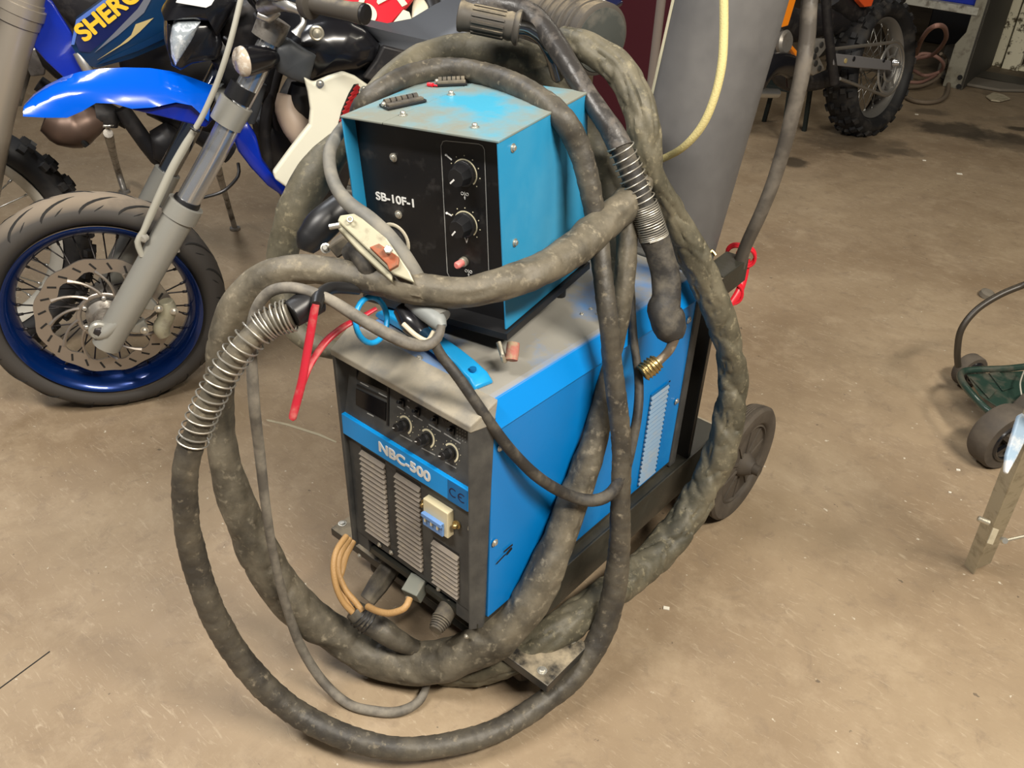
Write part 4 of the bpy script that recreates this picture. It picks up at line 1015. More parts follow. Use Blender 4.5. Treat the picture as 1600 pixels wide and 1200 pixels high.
# brake disc on the near side
dc = CA + nA * .066; k = MB(); nd = 72
def wav(r, a, amp=.0025, m=12): return r + amp * math.sin(m * a)
rings = []
for (r, z) in ((.122, 0), (.157, 0), (.157, .005), (.122, .005)):
    rings.append([dc + (hA * math.cos(2 * PI * i / nd) + uA * math.sin(2 * PI * i / nd)) * wav(r, 2 * PI * i / nd, .0025 if r > .15 else .005) + nA * z for i in range(nd)])
rings = [[rings[j][i] for j in range(4)] for i in range(nd)]
k.ring_mesh(rings, close=True, smooth=False)
dsc = k.build('brake_disc', 'disc_steel', bA)
k = MB()
for i in range(12):
    pts = []
    for j in range(7):
        t = j / 6; a = 2 * PI * i / 12 - .55 * t; r = .125 - .063 * t; pts.append(dc + (hA * math.cos(a) + uA * math.sin(a)) * r + nA * .0025)
    k.tube(pts, [.006, .0045, .0035, .0035, .0035, .004, .005], 6, 0)
k.torus(dc + nA * .0025, nA, .060, .006, 48, 8, .5)
k.build('disc_carrier', 'disc_steel', dsc)
k = MB()
for i in range(24):
    a = 2 * PI * i / 24; d = hA * math.cos(a) + uA * math.sin(a); t = -hA * math.sin(a) + uA * math.cos(a)
    dd = (d + t * .7).normalized(); p = dc + d * .139 + nA * .0052; k.bar(p - dd * .010, p + dd * .010, .005, .0006, nA)
k.build('disc_slots', 'groove', dsc)
k = MB()
for i in range(6):
    a = 2 * PI * i / 6 + .4; q = dc + (hA * math.cos(a) + uA * math.sin(a)) * .052; k.lathe([(.006, 0), (.006, .008), (.004, .010)], q, nA, 10)
k.build('disc_bolts', 'alu_raw', dsc)
k = MB(); k.lathe([(.045, -.03), (.045, .002), (.030, .012), (.026, .03), (.018, .034), (.018, .05)], dc, nA, 32); k.build('hub_spacer', 'engine_alu', bA)
# forks: near leg then far leg
OL = .118
P, R = pathA([(166, 540, OL, 42), (178, 517, OL, 44), (205, 470, OL, 46), (245, 400, OL, 47), (283, 332, OL, 48)], OL, 46)
lg = MB().tube(P, R, 26, .01).build('fork_leg', 'fork_grey', bA)
P, R = pathA([(279, 340, OL, 49), (279.3, 339.5, OL, 55), (291, 318, OL, 55), (291.3, 317.5, OL, 49)], OL, 50); MB().tube(P, R, 26, 0).build('seal_collar', 'fork_grey', lg)
P, R = pathA([(290, 319, OL, 42), (292, 315, OL, 42), (294, 311, OL, 40)], OL, 40); MB().tube(P, R, 24, 0).build('seal_ring', 'black_plastic', lg)
P, R = pathA([(285, 328, OL, 36), (330, 248, OL, 37), (365, 180, OL, 37), (400, 110, OL, 36), (425, 58, OL, 34), (432, 42, OL, 32)], OL, 37); MB().tube(P, R, 26, .02).build('stanchion', 'chrome', lg)
P, R = pathA([(352, 194, OL, 40), (352.3, 193.5, OL, 50), (370, 160, OL, 53), (370.3, 159.5, OL, 46)], OL, 50); cl = MB().tube(P, R, 26, 0).build('lower_clamp', 'fork_grey', bA)
P, R = pathA([(371, 156, OL, 44), (382, 134, OL, 44)], OL, 44); MB().tube(P, R, 26, 0).build('rubber_band', 'black_plastic', cl)
for q in ((384, 172), (378, 188)): screw(PA(q[0], q[1], OL + .012), (nA + hA * .8).normalized(), .006, .006, parent=cl)
P, R = pathA([(416, 62, OL, 48), (424, 44, OL, 50), (432, 28, OL, 48)], OL, 48); MB().tube(P, R, 22, 0).build('upper_clamp', 'engine_alu', bA)
b = MB(); a_ = PA(424, 44, OL); b.bar(a_, a_ - nA * .22, .05, .03, uA); b.build('triple_clamp', 'engine_black', bA, .006)
b = MB(); a_ = PA(362, 176, OL); b.bar(a_, a_ - nA * .22, .05, .03, uA); b.build('triple_clamp', 'fork_grey', bA, .006)
# axle foot
P, R = pathA([(205, 480, OL, 30), (185, 497, OL, 44), (164, 514, OL, 46), (150, 520, OL, 34)], OL, 40)
MB().tube(P, R, 18, .01, flat=.6).build('axle_lug', 'fork_grey', lg)
c = PA(155, 519, OL + .022); k = MB(); k.lathe([(.014, -.02), (.014, 0), (.011, .004), (.0075, .005), (.0075, .008), (.002, .009)], c, nA, 6); k.build('axle_nut', 'spoke_dark', lg)
k = MB(); k.lathe([(.022, -.02), (.024, -.004), (.020, 0)], c, nA, 24); k.build('axle_boss', 'fork_grey', lg)
k = MB(); a_ = PA(228, 370, OL + .01); k.lathe([(.009, 0), (.010, .012), (.006, .014)], a_, (nA - hA * .8), 14); k.build('hose_guide', 'alu_paint', lg)
b = MB(); b.prism([PA(*q, OL - .01) for q in ((266, 384), (280, 380), (281, 394), (270, 397), (262, 393))], nA * -.004); b.build('reflector_tab', 'alu_paint', lg)
OR = -.10
P, R = pathA([(160, 470, OR, 34), (192, 402, OR, 38), (230, 330, OR, 40), (262, 268, OR, 40)], OR, 40)
lg2 = MB().tube(P, R, 22, .01).build('fork_leg', 'fork_grey', bA)
P, R = pathA([(260, 272, OR, 30), (300, 195, OR, 32), (345, 105, OR, 30)], OR, 30); MB().tube(P, R, 20, .02).build('stanchion', 'chrome_dark', lg2)
# caliper
ck = MB(); c = PA(262, 486, .10)
P, R = pathA([(259, 470, .10, 22), (262, 484, .10, 27), (258, 500, .10, 24), (252, 512, .10, 26), (257, 524, .10, 20)], .10, 20)
ck.tube(P, R, 14, .006); cal = ck.build('brake_caliper', 'clamp_cream', bA, .002)
for seq in ([(232, 462), (246, 478), (240, 486), (214, 482)], [(225, 500), (232, 515), (228, 522), (205, 520), (204, 512)]):
    panel(seq, CA, nA, .02, 'fork_grey', 'caliper_arm', cal, off=.115, bev=.003)
for q in ((248, 482), (226, 516), (272, 486)): screw(PA(*q, .122), nA, .007, .008, parent=cal)
# brake line
P, R = pathA([(383, -30, .16, 9), (376, 0, .17, 9), (364, 50, .18, 9), (352, 92, .18, 9), (337, 135, .17, 9), (318, 178, .16, 9), (304, 203, .155, 9)], .15, 9)
MB().tube(P, R, 10, .01).build('brake_line', 'line_grey', bA)
P, R = pathA([(304, 203, .155, 10), (287, 232, .145, 13), (270, 262, .14, 13), (252, 300, .135, 13), (236, 335, .13, 12), (224, 362, .13, 10), (215, 378, .13, 10), (222, 400, .13, 9)], .15, 9)
MB().tube(P, R, 10, .01).build('line_guard', 'line_grey', bA)
for q in ((305, 202), (357, 62)):
    k = MB(); c = PA(*q, .165); k.torus(c, (uA * .8 - hA * -.5), .009, .003, 16, 6); k.build('cable_tie', 'black_plastic', bA)
# fender
far = [(38, 163), (52, 148), (72, 134), (98, 121), (124, 113), (157, 108), (195, 106), (235, 107), (268, 112), (300, 122), (335, 135)]
rid = [(37, 167), (54, 153), (76, 142), (99, 135), (124, 130), (155, 128), (190, 128), (228, 131), (262, 134), (295, 142), (330, 152)]
mid = [(36, 174), (62, 166), (90, 158), (112, 151), (135, 146), (160, 147), (192, 149), (226, 150), (258, 150), (292, 156), (328, 170)]
low = [(36, 182), (72, 184), (105, 184), (128, 174), (150, 161), (178, 162), (206, 170), (238, 168), (275, 160), (300, 165), (326, 190)]
rows = [[PA(*q, -.06) for q in far], [PA(*q, .005) for q in far], [PA(*q, .045) for q in rid], [PA(*q, .062) for q in mid], [PA(*q, .07) for q in low]]
rows[0] = [p - uA * .03 for p in rows[0]]
fo = MB().sheet(rows, .004, -nA).build('front_fender', 'fender_blue', bA)
panel([(205, 172), (238, 168), (275, 160), (318, 158), (335, 185), (322, 200), (290, 192), (250, 182)], CA, nA, .03, 'deep_blue', 'fender_mount', bA, off=.05)
# headlight and its mask
hl = bulged([(257, 32), (272, 6), (290, -16), (350, -22), (372, 0), (352, 38), (340, 58), (330, 34), (300, 30)], CA, nA, .12, 'black_gloss', 'headlight_mask', bA, off=.05, bulge=.02)
bulged([(262, 36), (340, 34), (348, 70), (342, 92), (300, 100), (282, 110), (268, 102), (262, 80)], CA, nA, .12, 'black_gloss', 'headlight_housing', bA, off=.035, bulge=.012)
bulged([(270, 40), (278, 34), (314, 33), (300, 62), (274, 103), (268, 88), (266, 62)], CA, nA, .03, 'lens_clear', 'headlight_lens', bA, off=.052, bulge=.02)
panel([(282, -12), (346, -18), (330, 8), (322, 12), (275, 4)], CA, nA, .004, 'white_paint', 'mask_sticker', bA, off=.078, bev=0)
# turn signal
a_ = PA(381, 96, .16); c = a_ + hA * .06 - nA * .022
k = MB(); ax_ = (a_ - c).normalized(); k.lathe([(.004, -.03), (.012, -.02), (.026, .01), (.033, (a_ - c).length - .004), (.034, (a_ - c).length)], c, ax_, 24); ts = k.build('turn_signal', 'black_gloss', bA)
k = MB(); k.lathe([(.032, 0), (.030, .010), (.022, .016), (.004, .019)], a_, ax_, 28); k.build('signal_lens', 'lens_pink', ts)
# tank, seat, dark shroud
bulged([(440, 68), (478, 38), (510, 30), (545, 32), (572, 45), (592, 68), (588, 92), (560, 108), (520, 114), (478, 126), (468, 112)], CA, nA, .22, 'black_gloss', 'fuel_tank', bA, off=.08, bulge=.05, rings=8)
bulged([(432, 74), (455, 66), (494, 87), (482, 132), (455, 124), (434, 112)], CA, nA, .05, 'charcoal', 'radiator_shroud', bA, off=.14, bulge=.012)
c = PA(495, 52, .165); k = MB(); k.torus(c, nA, .013, .0035, 24, 8); k.lathe([(.010, 0), (.010, .004), (.002, .006)], c, nA, 18); k.build('shroud_bolt', 'zinc', bA)
bulged([(560, 36), (600, 56), (640, 64), (680, 56), (720, 32), (780, 4), (860, -12), (880, 20), (820, 60), (730, 90), (660, 118), (600, 130), (575, 125), (592, 90), (592, 66)], CA, nA, .20, 'seat_grey', 'seat', bA, off=.07, bulge=.045, rings=7)
panel([(478, 118), (560, 106), (600, 118), (640, 125), (610, 160), (560, 190), (520, 190), (500, 160)], CA, nA, .14, 'engine_black', 'frame_cover', bA, off=.05)
panel([(588, 95), (600, 72), (640, 82), (690, 88), (660, 120), (600, 134), (568, 122)], CA, nA, .02, 'engine_black', 'seat_side', bA, off=.125)
# cream shroud
sh = [(476, 122), (491, 130), (515, 120), (537, 113), (556, 120), (579, 136), (572, 160), (548, 196), (520, 232), (492, 262), (466, 297), (455, 299), (430, 281), (427, 270), (455, 232), (484, 195), (486, 172), (482, 145)]
so = panel(sh, CA, nA, .02, 'shroud_white', 'side_shroud', bA, off=.17, bev=.006, seg=3)
panel([(550, 205), (558, 196), (468, 300), (452, 300), (461, 288)], CA, nA, .002, 'deep_blue', 'shroud_stripe', so, off=.173, bev=0)
panel([(560, 131), (553, 132), (545, 146), (534, 172), (528, 196), (533, 204), (546, 184), (558, 158), (562, 140)], CA, nA, .002, 'groove', 'louvre_surround', so, off=.1725, bev=0)
lv = MB()
for i in range(9):
    t = i / 8; q = (557 - 24 * t, 138 + 56 * t); w_ = 5 * math.sin(PI * (.15 + .75 * t)) + 1.5
    A = PA(q[0] - w_, q[1] + 4, .174); B_ = PA(q[0] + w_, q[1] - 4, .174); lv.bar(A, B_, .010, .005, nA)
lv.build('red_louvre', 'louvre_red', so, .001)
for q in ((500, 131), (569, 140)): screw(PA(q[0], q[1], .172), nA, .006, .005, parent=so)
# lower blue panel, header pipe, frame
bulged([(358, 200), (372, 192), (386, 191), (400, 212), (410, 250), (432, 282), (456, 303), (450, 312), (418, 290), (392, 262), (372, 236)], CA, nA, .04, 'deep_blue', 'lower_cowl', bA, off=.10, bulge=.012)
panel([(455, 295), (470, 302), (520, 240), (560, 200), (548, 190), (500, 240)], CA, nA, .015, 'navy', 'lower_cowl_edge', bA, off=.12)
P, R = pathA([(452, 150, .05, 36), (450, 172, .06, 40), (462, 196, .07, 44), (478, 220, .07, 44), (490, 260, .06, 44)], .05, 40); MB().tube(P, R, 20, .01).build('exhaust_header', 'exhaust_tan', bA)
P, R = pathA([(470, 132, .06, 30), (468, 160, .06, 40), (482, 176, .06, 34)], .05, 40); MB().tube(P, R, 20, .01).build('intake_boot', 'black_plastic', bA)
P, R = pathA([(404, 128, .04, 26), (395, 160, .04, 27), (388, 188, .03, 22)], .05, 24); MB().tube(P, R, 16, .01).build('cable_duct', 'charcoal', bA)
for seq, wd in (([(440, 90), (425, 140), (415, 200), (420, 260)], 20), ([(420, 150), (440, 220), (470, 270), (520, 300)], 16), ([(450, 100), (520, 150), (600, 170)], 26), ([(480, 130), (470, 220), (500, 290)], 26)):
    P, R = pathA(seq, -.02, wd); MB().tube(P, R, 12, .02).build('frame_tube', 'engine_black', bA)
bulged([(400, 190), (440, 170), (520, 180), (560, 230), (540, 300), (480, 330), (440, 310), (410, 260)], CA, nA, .10, 'engine_black', 'engine', bA, off=-.04, bulge=.05)
bulged([(330, 95), (420, 60), (440, 100), (430, 150), (400, 165), (350, 130)], CA, nA, .05, 'engine_black', 'steering_head', bA, off=-.02, bulge=.02)
bulged([(340, 20), (420, -10), (440, 40), (425, 80), (380, 100), (350, 70)], CA, nA, .05, 'engine_black', 'instrument_cluster', bA, off=-.0, bulge=.03)
# side stand
P = [PA(338, 255, -.06), U(353, 308, z=.19), U(367, 356, z=.008)]; R = [.011, .010, .010]; s_ = MB().tube(P, R, 10, .02); s_.lathe([(.02, 0), (.02, .008), (.008, .012)], P[-1] - SZ * .006, SZ, 16); s_.build('side_stand', 'engine_alu', bA)
P, R = pathA([(372, 255, -.02, 5), (372, 275, -.0, 5), (350, 298, .0, 5), (320, 308, .0, 5), (300, 310, -.0, 5)], 0, 5); MB().tube(P, R, 8, .01).build('breather_hose', 'black_plastic', bA)
# handlebar: bar, grip, lever
ga_ = PA(488, 6, .30); gb_ = PA(568, 22, .40); gd_ = (gb_ - ga_).normalized(); L = (gb_ - ga_).length
k = MB(); k.lathe([(.026, -.02), (.030, -.015), (.030, 0), (.017, .004), (.018, L - .03), (.0195, L - .02), (.0205, L), (.012, L + .002)], ga_, gd_, 28); k.build('grip', 'handle_grip_rubber', bA)
k = MB(); k.lathe([(.0195, L + .001), (.019, L + .006), (.01, L + .008)], ga_, gd_, 28); k.build('grip_end', 'black_plastic', bA)
P = [ga_ - gd_ * .02, ga_ - gd_ * .16, PA(405, 10, .05), PA(400, 10, -.15)]; MB().tube(P, .0125, 14, .02).build('handlebar', 'chrome_dark', bA)
P, R = pathA([(432, 2, .22, 16), (450, 8, .26, 20), (464, 14, .28, 15), (473, 22, .29, 10), (474, 36, .30, 9), (466, 48, .30, 12), (462, 54, .30, 17)], .3, 10); MB().tube(P, R, 14, .006).build('clutch_lever', 'alu_raw', bA)
P, R = pathA([(410, 12, .16, 24), (430, 4, .2, 30), (452, 2, .24, 28)], .2, 24); MB().tube(P, R, 14, .01).build('lever_perch', 'engine_alu', bA)
P, R = pathA([(404, 22, .16, 14), (420, 28, .17, 16), (434, 18, .18, 12)], .2, 14); MB().tube(P, R, 12, .01).build('mirror_clamp', 'alu_raw', bA)

# -------- enduro bike behind, on the left
bB = thing('motorcycle', 'blue enduro motorcycle with yellow lettering on its shroud and a knobby front tyre', 'motorcycle', (-2.4, .5, 0))
yb = math.radians(-26); nB = Vector((math.cos(yb), math.sin(yb), .05)).normalized()
gC = U(-85, 470, z=0); hB, uB = wheel_basis(nB)
CB = UP(-80, 378, gC, nB); CB = CB.copy()
# push the wheel back until it stands on the floor with a 0.35 m tyre
for _ in range(30):
    r_ = ray(-80, 378); t_ = (.345 - CAM_POS.z) / r_.z; CB = CAM_POS + r_ * t_
def PB(px, py, off=0.0): return UP(px, py, CB + nB * off, nB)
def pathB(pts, off, wid):
    P = []; R = []
    for a in pts:
        o = a[2] if len(a) > 2 else off; p = PB(a[0], a[1], o); P.append(p); w_ = a[3] if len(a) > 3 else wid; R.append(w_ * (p - CAM_POS).dot(_F) / FOC / 2)
    return P, R
make_wheel(bB, CB, nB, .345, .05, .272, 'tyre_black', 'rim_pale', 'spoke_steel', knobby=True, nsp=28, rimw=.05, blocks=64)
P, R = pathB([(-30, 330, .11, 44), (-8, 200, .11, 48), (14, 100, .11, 52), (33, 30, .11, 54)], .11, 50); fl_ = MB().tube(P, R, 24, .02).build('fork_leg', 'fork_tan', bB)
P, R = pathB([(28.6, 38, .11, 50), (28.8, 37.5, .11, 60), (32.8, 22, .11, 62), (33, 21.5, .11, 66), (37, 7, .11, 66), (37.2, 6.4, .11, 58), (38.8, 0, .11, 58), (39, -.5, .11, 54), (46, -30, .11, 52)], .11, 50); MB().tube(P, R, 24, 0).build('fork_collar', 'fork_tan', fl_)
P, R = pathB([(20, 160, -.1, 26), (40, 90, -.1, 26), (58, 20, -.1, 26)], -.1, 26); MB().tube(P, R, 16, .02).build('fork_leg', 'engine_alu', bB)
panel([(66, -10), (82, 4), (98, 30), (112, 52), (124, 84), (132, 113), (100, 122), (72, 96), (49, 70), (54, 40)], CB, nB, .03, 'deep_blue', 'radiator_guard', bB, off=.10)
sb = bulged([(111, 70), (119, 31), (164, -2), (230, -40), (320, -60), (330, 20), (262, 68), (205, 92), (152, 106), (128, 100)], CB, nB, .05, 'teal_dark', 'tank_shroud', bB, off=.13, bulge=.006, rings=3)
def flatB(pts, m, nm, off=.137): return panel(pts, CB, nB, .002, m, nm, sb, off=off, bev=0)
flatB([(111, 70), (119, 31), (164, -2), (172, 2), (124, 35), (116, 70)], 'sky_trim', 'shroud_edge')
flatB([(118, 66), (126, 36), (170, 6), (250, -40), (238, -4), (180, 50), (140, 82), (124, 80)], 'navy', 'shroud_graphic', .1365)
flatB([(176, 54), (215, 14), (232, -12), (240, -8), (225, 20), (185, 55), (148, 82)], 'sticker_grey', 'shroud_graphic', .138)
flatB([(188, 70), (205, 55), (212, 38), (240, 28), (218, 50), (200, 65), (152, 94)], 'sticker_tan', 'shroud_graphic', .138)
flatB([(160, 96), (230, 62), (262, 45), (262, 58), (215, 80), (150, 103)], 'teal_dark', 'shroud_graphic', .1375)
a_ = PB(127, 60, .139); c_ = PB(203, 0, .139); xd = (c_ - a_).normalized(); yd = nB.cross(xd)
ln = (c_ - a_).length
tx_ = text('lettering', 'SHERCO', a_ + yd * .006, xd, yd, .054, 'sticker_yellow', sb, ext=.001, bold=.0022, fit=ln * 1.46, align='LEFT')
P, R = pathB([(70, 186, .0, 40), (95, 196, .0, 62), (118, 198, .0, 66), (140, 190, -.0, 50), (160, 186, 0, 30)], 0, 50); MB().tube(P, R, 22, .01).build('expansion_chamber', 'exhaust_brown', bB)
P, R = pathB([(150, 178, .0, 36), (167, 180, .0, 36), (168, 196, 0, 30)], 0, 30); MB().tube(P, R, 16, .01).build('lower_engine', 'engine_black', bB)
k = MB(); k.torus(PB(168, 193, .0), uB, .022, .006, 24, 8); k.build('pipe_clamp', 'alu_raw', bB)
P = [PB(169, 208, .02), U(180, 252, z=.16), U(194, 298, z=.008)]; R = [.013, .013, .013]; k = MB().tube(P, R, 10, .02); k.lathe([(.024, 0), (.022, .008), (.008, .012)], P[-1] - SZ * .008, SZ, 16); k.build('side_stand', 'engine_alu', bB)
P, R = pathB([(124, 214, .04, 9), (136, 228, .04, 10)], 0, 9); MB().tube(P, R, 8, .01).build('foot_peg', 'black_plastic', bB)
P, R = pathB([(120, 82, .12, 14), (132, 100, .12, 18), (142, 118, .12, 16)], 0, 9); MB().tube(P, R, 12, .01).build('radiator_hose', 'alu_raw', bB)
for seq, wd, o_ in (([(190, 170), (215, 205), (245, 245), (270, 262)], 26, 0), ([(60, 60), (75, 100), (110, 125), (150, 130)], 18, -.05), ([(220, 110), (260, 150), (330, 150), (400, 130)], 50, -.08), ([(160, 120), (220, 150), (300, 200), (360, 240)], 34, -.06), ([(60, 130), (90, 150), (140, 160), (200, 190)], 26, -.12)):
    P, R = pathB(seq, o_, wd); MB().tube(P, R, 12, .03).build('frame_tube', 'engine_black', bB)
bulged([(180, 60), (260, 40), (420, 40), (430, 120), (380, 200), (300, 215), (230, 180), (190, 120)], CB, nB, .2, 'engine_black', 'engine', bB, off=-.05, bulge=.04)
bulged([(60, -30), (190, -60), (230, -10), (160, 40), (128, 60), (84, 10)], CB, nB, .15, 'engine_black', 'head_stock', bB, off=-.03, bulge=.03)
bulged([(236, 216), (262, 200), (286, 214), (284, 250), (262, 262), (240, 248)], CB, nB, .08, 'engine_black', 'ignition_cover', bB, off=.03, bulge=.02)
panel([(-20, 20), (2, 32), (12, 45), (2, 70), (-20, 75)], CB, nB, .02, 'deep_blue', 'fork_guard', bB, off=.06)
panel([(36, 92), (42, 78), (60, 74), (74, 95), (70, 118), (48, 120)], CB, nB, .04, 'engine_alu', 'brake_bracket', bB, off=-.06)

# -------- third bike: number plate, black wing and tyre above the seat
dC = 2.75
nC = (-_F + Vector((0, 0, .35)) + _R * .1).normalized()
CC = U(600, 30, d=dC)
def PC(px, py, off=0.0): return UP(px, py, CC + nC * off, nC)
bC = thing('motorcycle', 'motorcycle with a red side plate numbered 34, mostly hidden behind the dark seat', 'motorcycle', (CC.x, CC.y, 0))
rp_ = panel([(536, 18), (520, -70), (640, -90), (672, -40), (641, 2), (596, 52), (578, 42), (556, 36)], CC, nC, .02, 'plate_red', 'number_plate', bC)
xd = (PC(650, -4) - PC(560, 30)).normalized(); xd = (PC(612, -20, 0) - PC(565, 5, 0)).normalized(); yd = nC.cross(xd)
text('race_number', '34', PC(586, 2, .003), xd, yd, .21, 'plate_cream', rp_, ext=.001, bold=.0)
panel([(600, 52), (630, 14), (640, 18), (645, 34), (641, 38), (606, 54)], CC, nC, .01, 'plate_cream', 'tail_panel', bC, off=.01)
screw(PC(632, 37, .012), nC, .008, .006, parent=bC)
panel([(536, 22), (520, 30), (548, 40), (575, 42), (560, 30)], CC, nC, .01, 'plate_cream', 'tail_panel', bC, off=-.01)
bulged([(644, 10), (650, -20), (670, 10), (668, 50), (655, 56), (642, 40)], CC, nC, .03, 'plate_cream', 'side_cover', bC, off=-.03, bulge=.01)
P = [PC(x_, y_, -.05) for x_, y_ in ((668, -10), (680, 30), (676, 52), (655, 60), (620, 56))]; MB().tube(P, .03, 12, .02).build('rear_fender', 'engine_black', bC)
bulged([(662, -30), (740, -40), (760, 10), (720, 40), (690, 44), (672, 30)], CC, nC, .1, 'charcoal', 'seat', bC, off=-.10, bulge=.05)
for q in ((480, -10), (700, -10), (820, 10)):
    P = [PC(q[0], q[1], -.3), PC(q[0] - 20, q[1] + 60, -.3), PC(q[0] + 30, q[1] + 120, -.3)]; MB().tube(P, .08, 12, .03).build('frame_tube', 'engine_black', bC)
c = PC(560, 150, -.5); c.z = .33
make_wheel(bC, c, Vector((.9, -.43, 0)).normalized(), .33, .05, .25, 'tyre_black', 'rim_grey', 'spoke_steel', knobby=False, nsp=16)

# -------- orange motocross bike at the right: rear wheel, swingarm, chain
bD = thing('motorcycle', 'orange motocross bike seen from the rear wheel, with chain and grey swingarm', 'motorcycle', (-.9, 4.1, 0))
yd_ = math.radians(-8); ld = math.radians(9)
nD = Vector((math.cos(yd_) * math.cos(ld), math.sin(yd_) * math.cos(ld), math.sin(ld)))
CD = Vector((-.90, 4.09, .335)); hD, uD = wheel_basis(nD)
def PD(px, py, off=0.0): return UP(px, py, CD + nD * off, nD)
def pathD(pts, off, wid):
    P = []; R = []
    for a in pts:
        o = a[2] if len(a) > 2 else off; p = PD(a[0], a[1], o); P.append(p); w_ = a[3] if len(a) > 3 else wid; R.append(w_ * (p - CAM_POS).dot(_F) / FOC / 2)
    return P, R
make_wheel(bD, CD - nD * .03, nD, .338, .088, .245, 'tyre_black', 'rim_grey', 'spoke_steel', knobby=True, nsp=32, rimw=.075, blocks=48, bs=1.5)
sc_ = CD + nD * .075; k = MB(); k.torus(sc_, nD, .118, .010, 60, 8, .5); k.torus(sc_, nD, .06, .008, 40, 8, .5)
for i in range(6):
    a = 2 * PI * i / 6; d = hD * math.cos(a) + uD * math.sin(a); k.bar(sc_ + d * .055, sc_ + d * .115, .016, .006, nD)
k.build('sprocket', 'alu_raw', bD)
P = [sc_ + (hD * math.cos(a) + uD * math.sin(a)) * .132 for a in [PI * .55 - PI * 1.15 * i / 20 for i in range(21)]]
P = [PD(1300, 77, .07)] + P + [PD(1312, 123, .07)]
MB().tube(P, .0085, 8, 0).build('chain', 'chain_steel', bD)
panel([(1302, 83), (1346, 88), (1393, 95), (1392, 110), (1340, 106), (1303, 102)], CD, nD, .03, 'swingarm_grey', 'swingarm', bD, off=.12)
for q, m_ in (((1321, 95), 'sticker_tan'), ((1334, 92), 'black_plastic'), ((1381, 94), 'black_plastic')):
    k = MB(); k.lathe([(.012, 0), (.011, .003)], PD(*q, .121), nD, 12); k.build('arm_bolt', m_, bD)
k = MB(); k.lathe([(.02, 0), (.016, .02), (.01, .03)], PD(1397, 98, .10), nD, 12); k.build('axle_nut', 'chrome', bD)
panel([(1223, -20), (1216, 34), (1222, 43), (1232, 40), (1238, 20), (1250, -20)], CD, nD, .03, 'ktm_orange', 'radiator_wing', bD, off=.22)
panel([(1232, 70), (1236, 68), (1248, 82), (1246, 90)], CD, nD, .02, 'ktm_orange', 'frame_guard', bD, off=.15)
panel([(1330, -20), (1344, 2), (1352, 11), (1362, 10), (1372, -20)], CD, nD, .03, 'orange_red', 'rear_mudguard', bD, off=.05)
bulged([(1272, 64), (1288, 60), (1290, 74), (1278, 84), (1276, 96), (1288, 110), (1270, 118), (1260, 110), (1262, 84)], CD, nD, .04, 'engine_alu', 'sprocket_cover', bD, off=.16, bulge=.01)
k = MB()
for q in ((1284, 70), (1276, 78), (1273, 88), (1275, 99), (1281, 107)): k.lathe([(.014, 0), (.012, .003)], PD(*q, .172), nD, 10)
k.build('cover_holes', 'groove', bD)
for seq, wd, o_, m_ in (([(1215, 45), (1210, 100), (1230, 130), (1290, 126), (1305, 100)], 22, 0, 'engine_black'), ([(1290, -10), (1294, 50), (1300, 100), (1304, 130)], 15, .1, 'engine_black'), ([(1300, -10), (1340, 20), (1400, -10)], 40, -.05, 'engine_black'),
                    ([(1200, 20), (1240, 40), (1290, 30), (1340, 30)], 50, -.1, 'engine_black'), ([(1225, 110), (1260, 125), (1300, 122)], 26, .0, 'engine_black')):
    P, R = pathD(seq, o_, wd); MB().tube(P, R, 12, .05).build('frame_tube', m_, bD)
P, R = pathD([(1180, 125, .2, 40), (1200, 104, .2, 36), (1225, 100, .2, 34), (1244, 112, .2, 34), (1246, 130, .2, 34)], .2, 34); MB().tube(P, R, 20, .03).build('exhaust_header', 'black_gloss', bD)
P, R = pathD([(1182, 145, .2, 14), (1214, 146, .2, 14)], .2, 14); MB().tube(P, R, 14, .03).build('link_tube', 'spoke_steel', bD)
k = MB(); k.lathe([(.045, 0), (.05, .02), (.04, .03)], PD(1221, 66, .15), nD, 24); k.build('clutch_cover', 'engine_alu', bD)
# low stand under the orange bike
sd2 = thing('bike_stand', 'dark green metal stand under the engine of the orange bike', 'stand', U(1190, 210, z=0))
A0 = U(1160, 215, z=0); B0 = U(1212, 228, z=0); A1 = U(1170, 180, z=0)
b = MB(); c_ = U(1188, 214, z=0); b.box(c_ + Vector((0, .15, .26)), (.22, .3, .02)); b.build('stand_top', 'stand_green', sd2)
for dx in (-.10, .10):
    for dy in (.02, .28):
        b = MB(); b.bar(c_ + Vector((dx * 1.2, dy, 0)), c_ + Vector((dx, dy, .25)), .02, .02, (0, 1, 0)); b.build('leg', 'stand_green', sd2)
# ================================================================ background furniture and floor clutter
defm('post_grey', (0.25, 0.235, 0.18), 0.6, bump=.1, dust=(.14, .12, .09), dscale=20)
defm('post_dark', (0.055, 0.05, 0.04), 0.6)
defm('frame_white', (0.85, 0.80, 0.60), 0.6, dust=(.12, .10, .06), dscale=18, dlo=.55, dhi=.62)
defm('shelf_white', (0.42, 0.41, 0.35), 0.6, dust=(.1, .08, .06), dscale=14)
defm('box_blue', (0.01, 0.03, 0.35), 0.4)
defm('box_blue_light', (0.05, 0.20, 0.65), 0.4)
defm('maroon', (0.06, 0.006, 0.012), 0.5)
defm('pole_tan', (0.17, 0.14, 0.12), 0.5)
defm('hose_pink', (0.26, 0.14, 0.11), 0.7)
defm('hose_brown', (0.17, 0.13, 0.09), 0.7)
defm('trolley_green', (0.018, 0.04, 0.03), 0.35, coat=.3, dust=(.08, .07, .05), dscale=12)
defm('trolley_tube', (0.035, 0.028, 0.02), 0.4)
defm('stand_beige', (0.42, 0.37, 0.26), 0.5, dust=(.28, .24, .16), dscale=30)
defm('bag_blue', (0.35, 0.48, 0.62), 0.4, dust=(.75, .76, .75), dscale=20, dlo=.45, dhi=.55)
defm('cardboard', (0.20, 0.15, 0.08), 0.8)
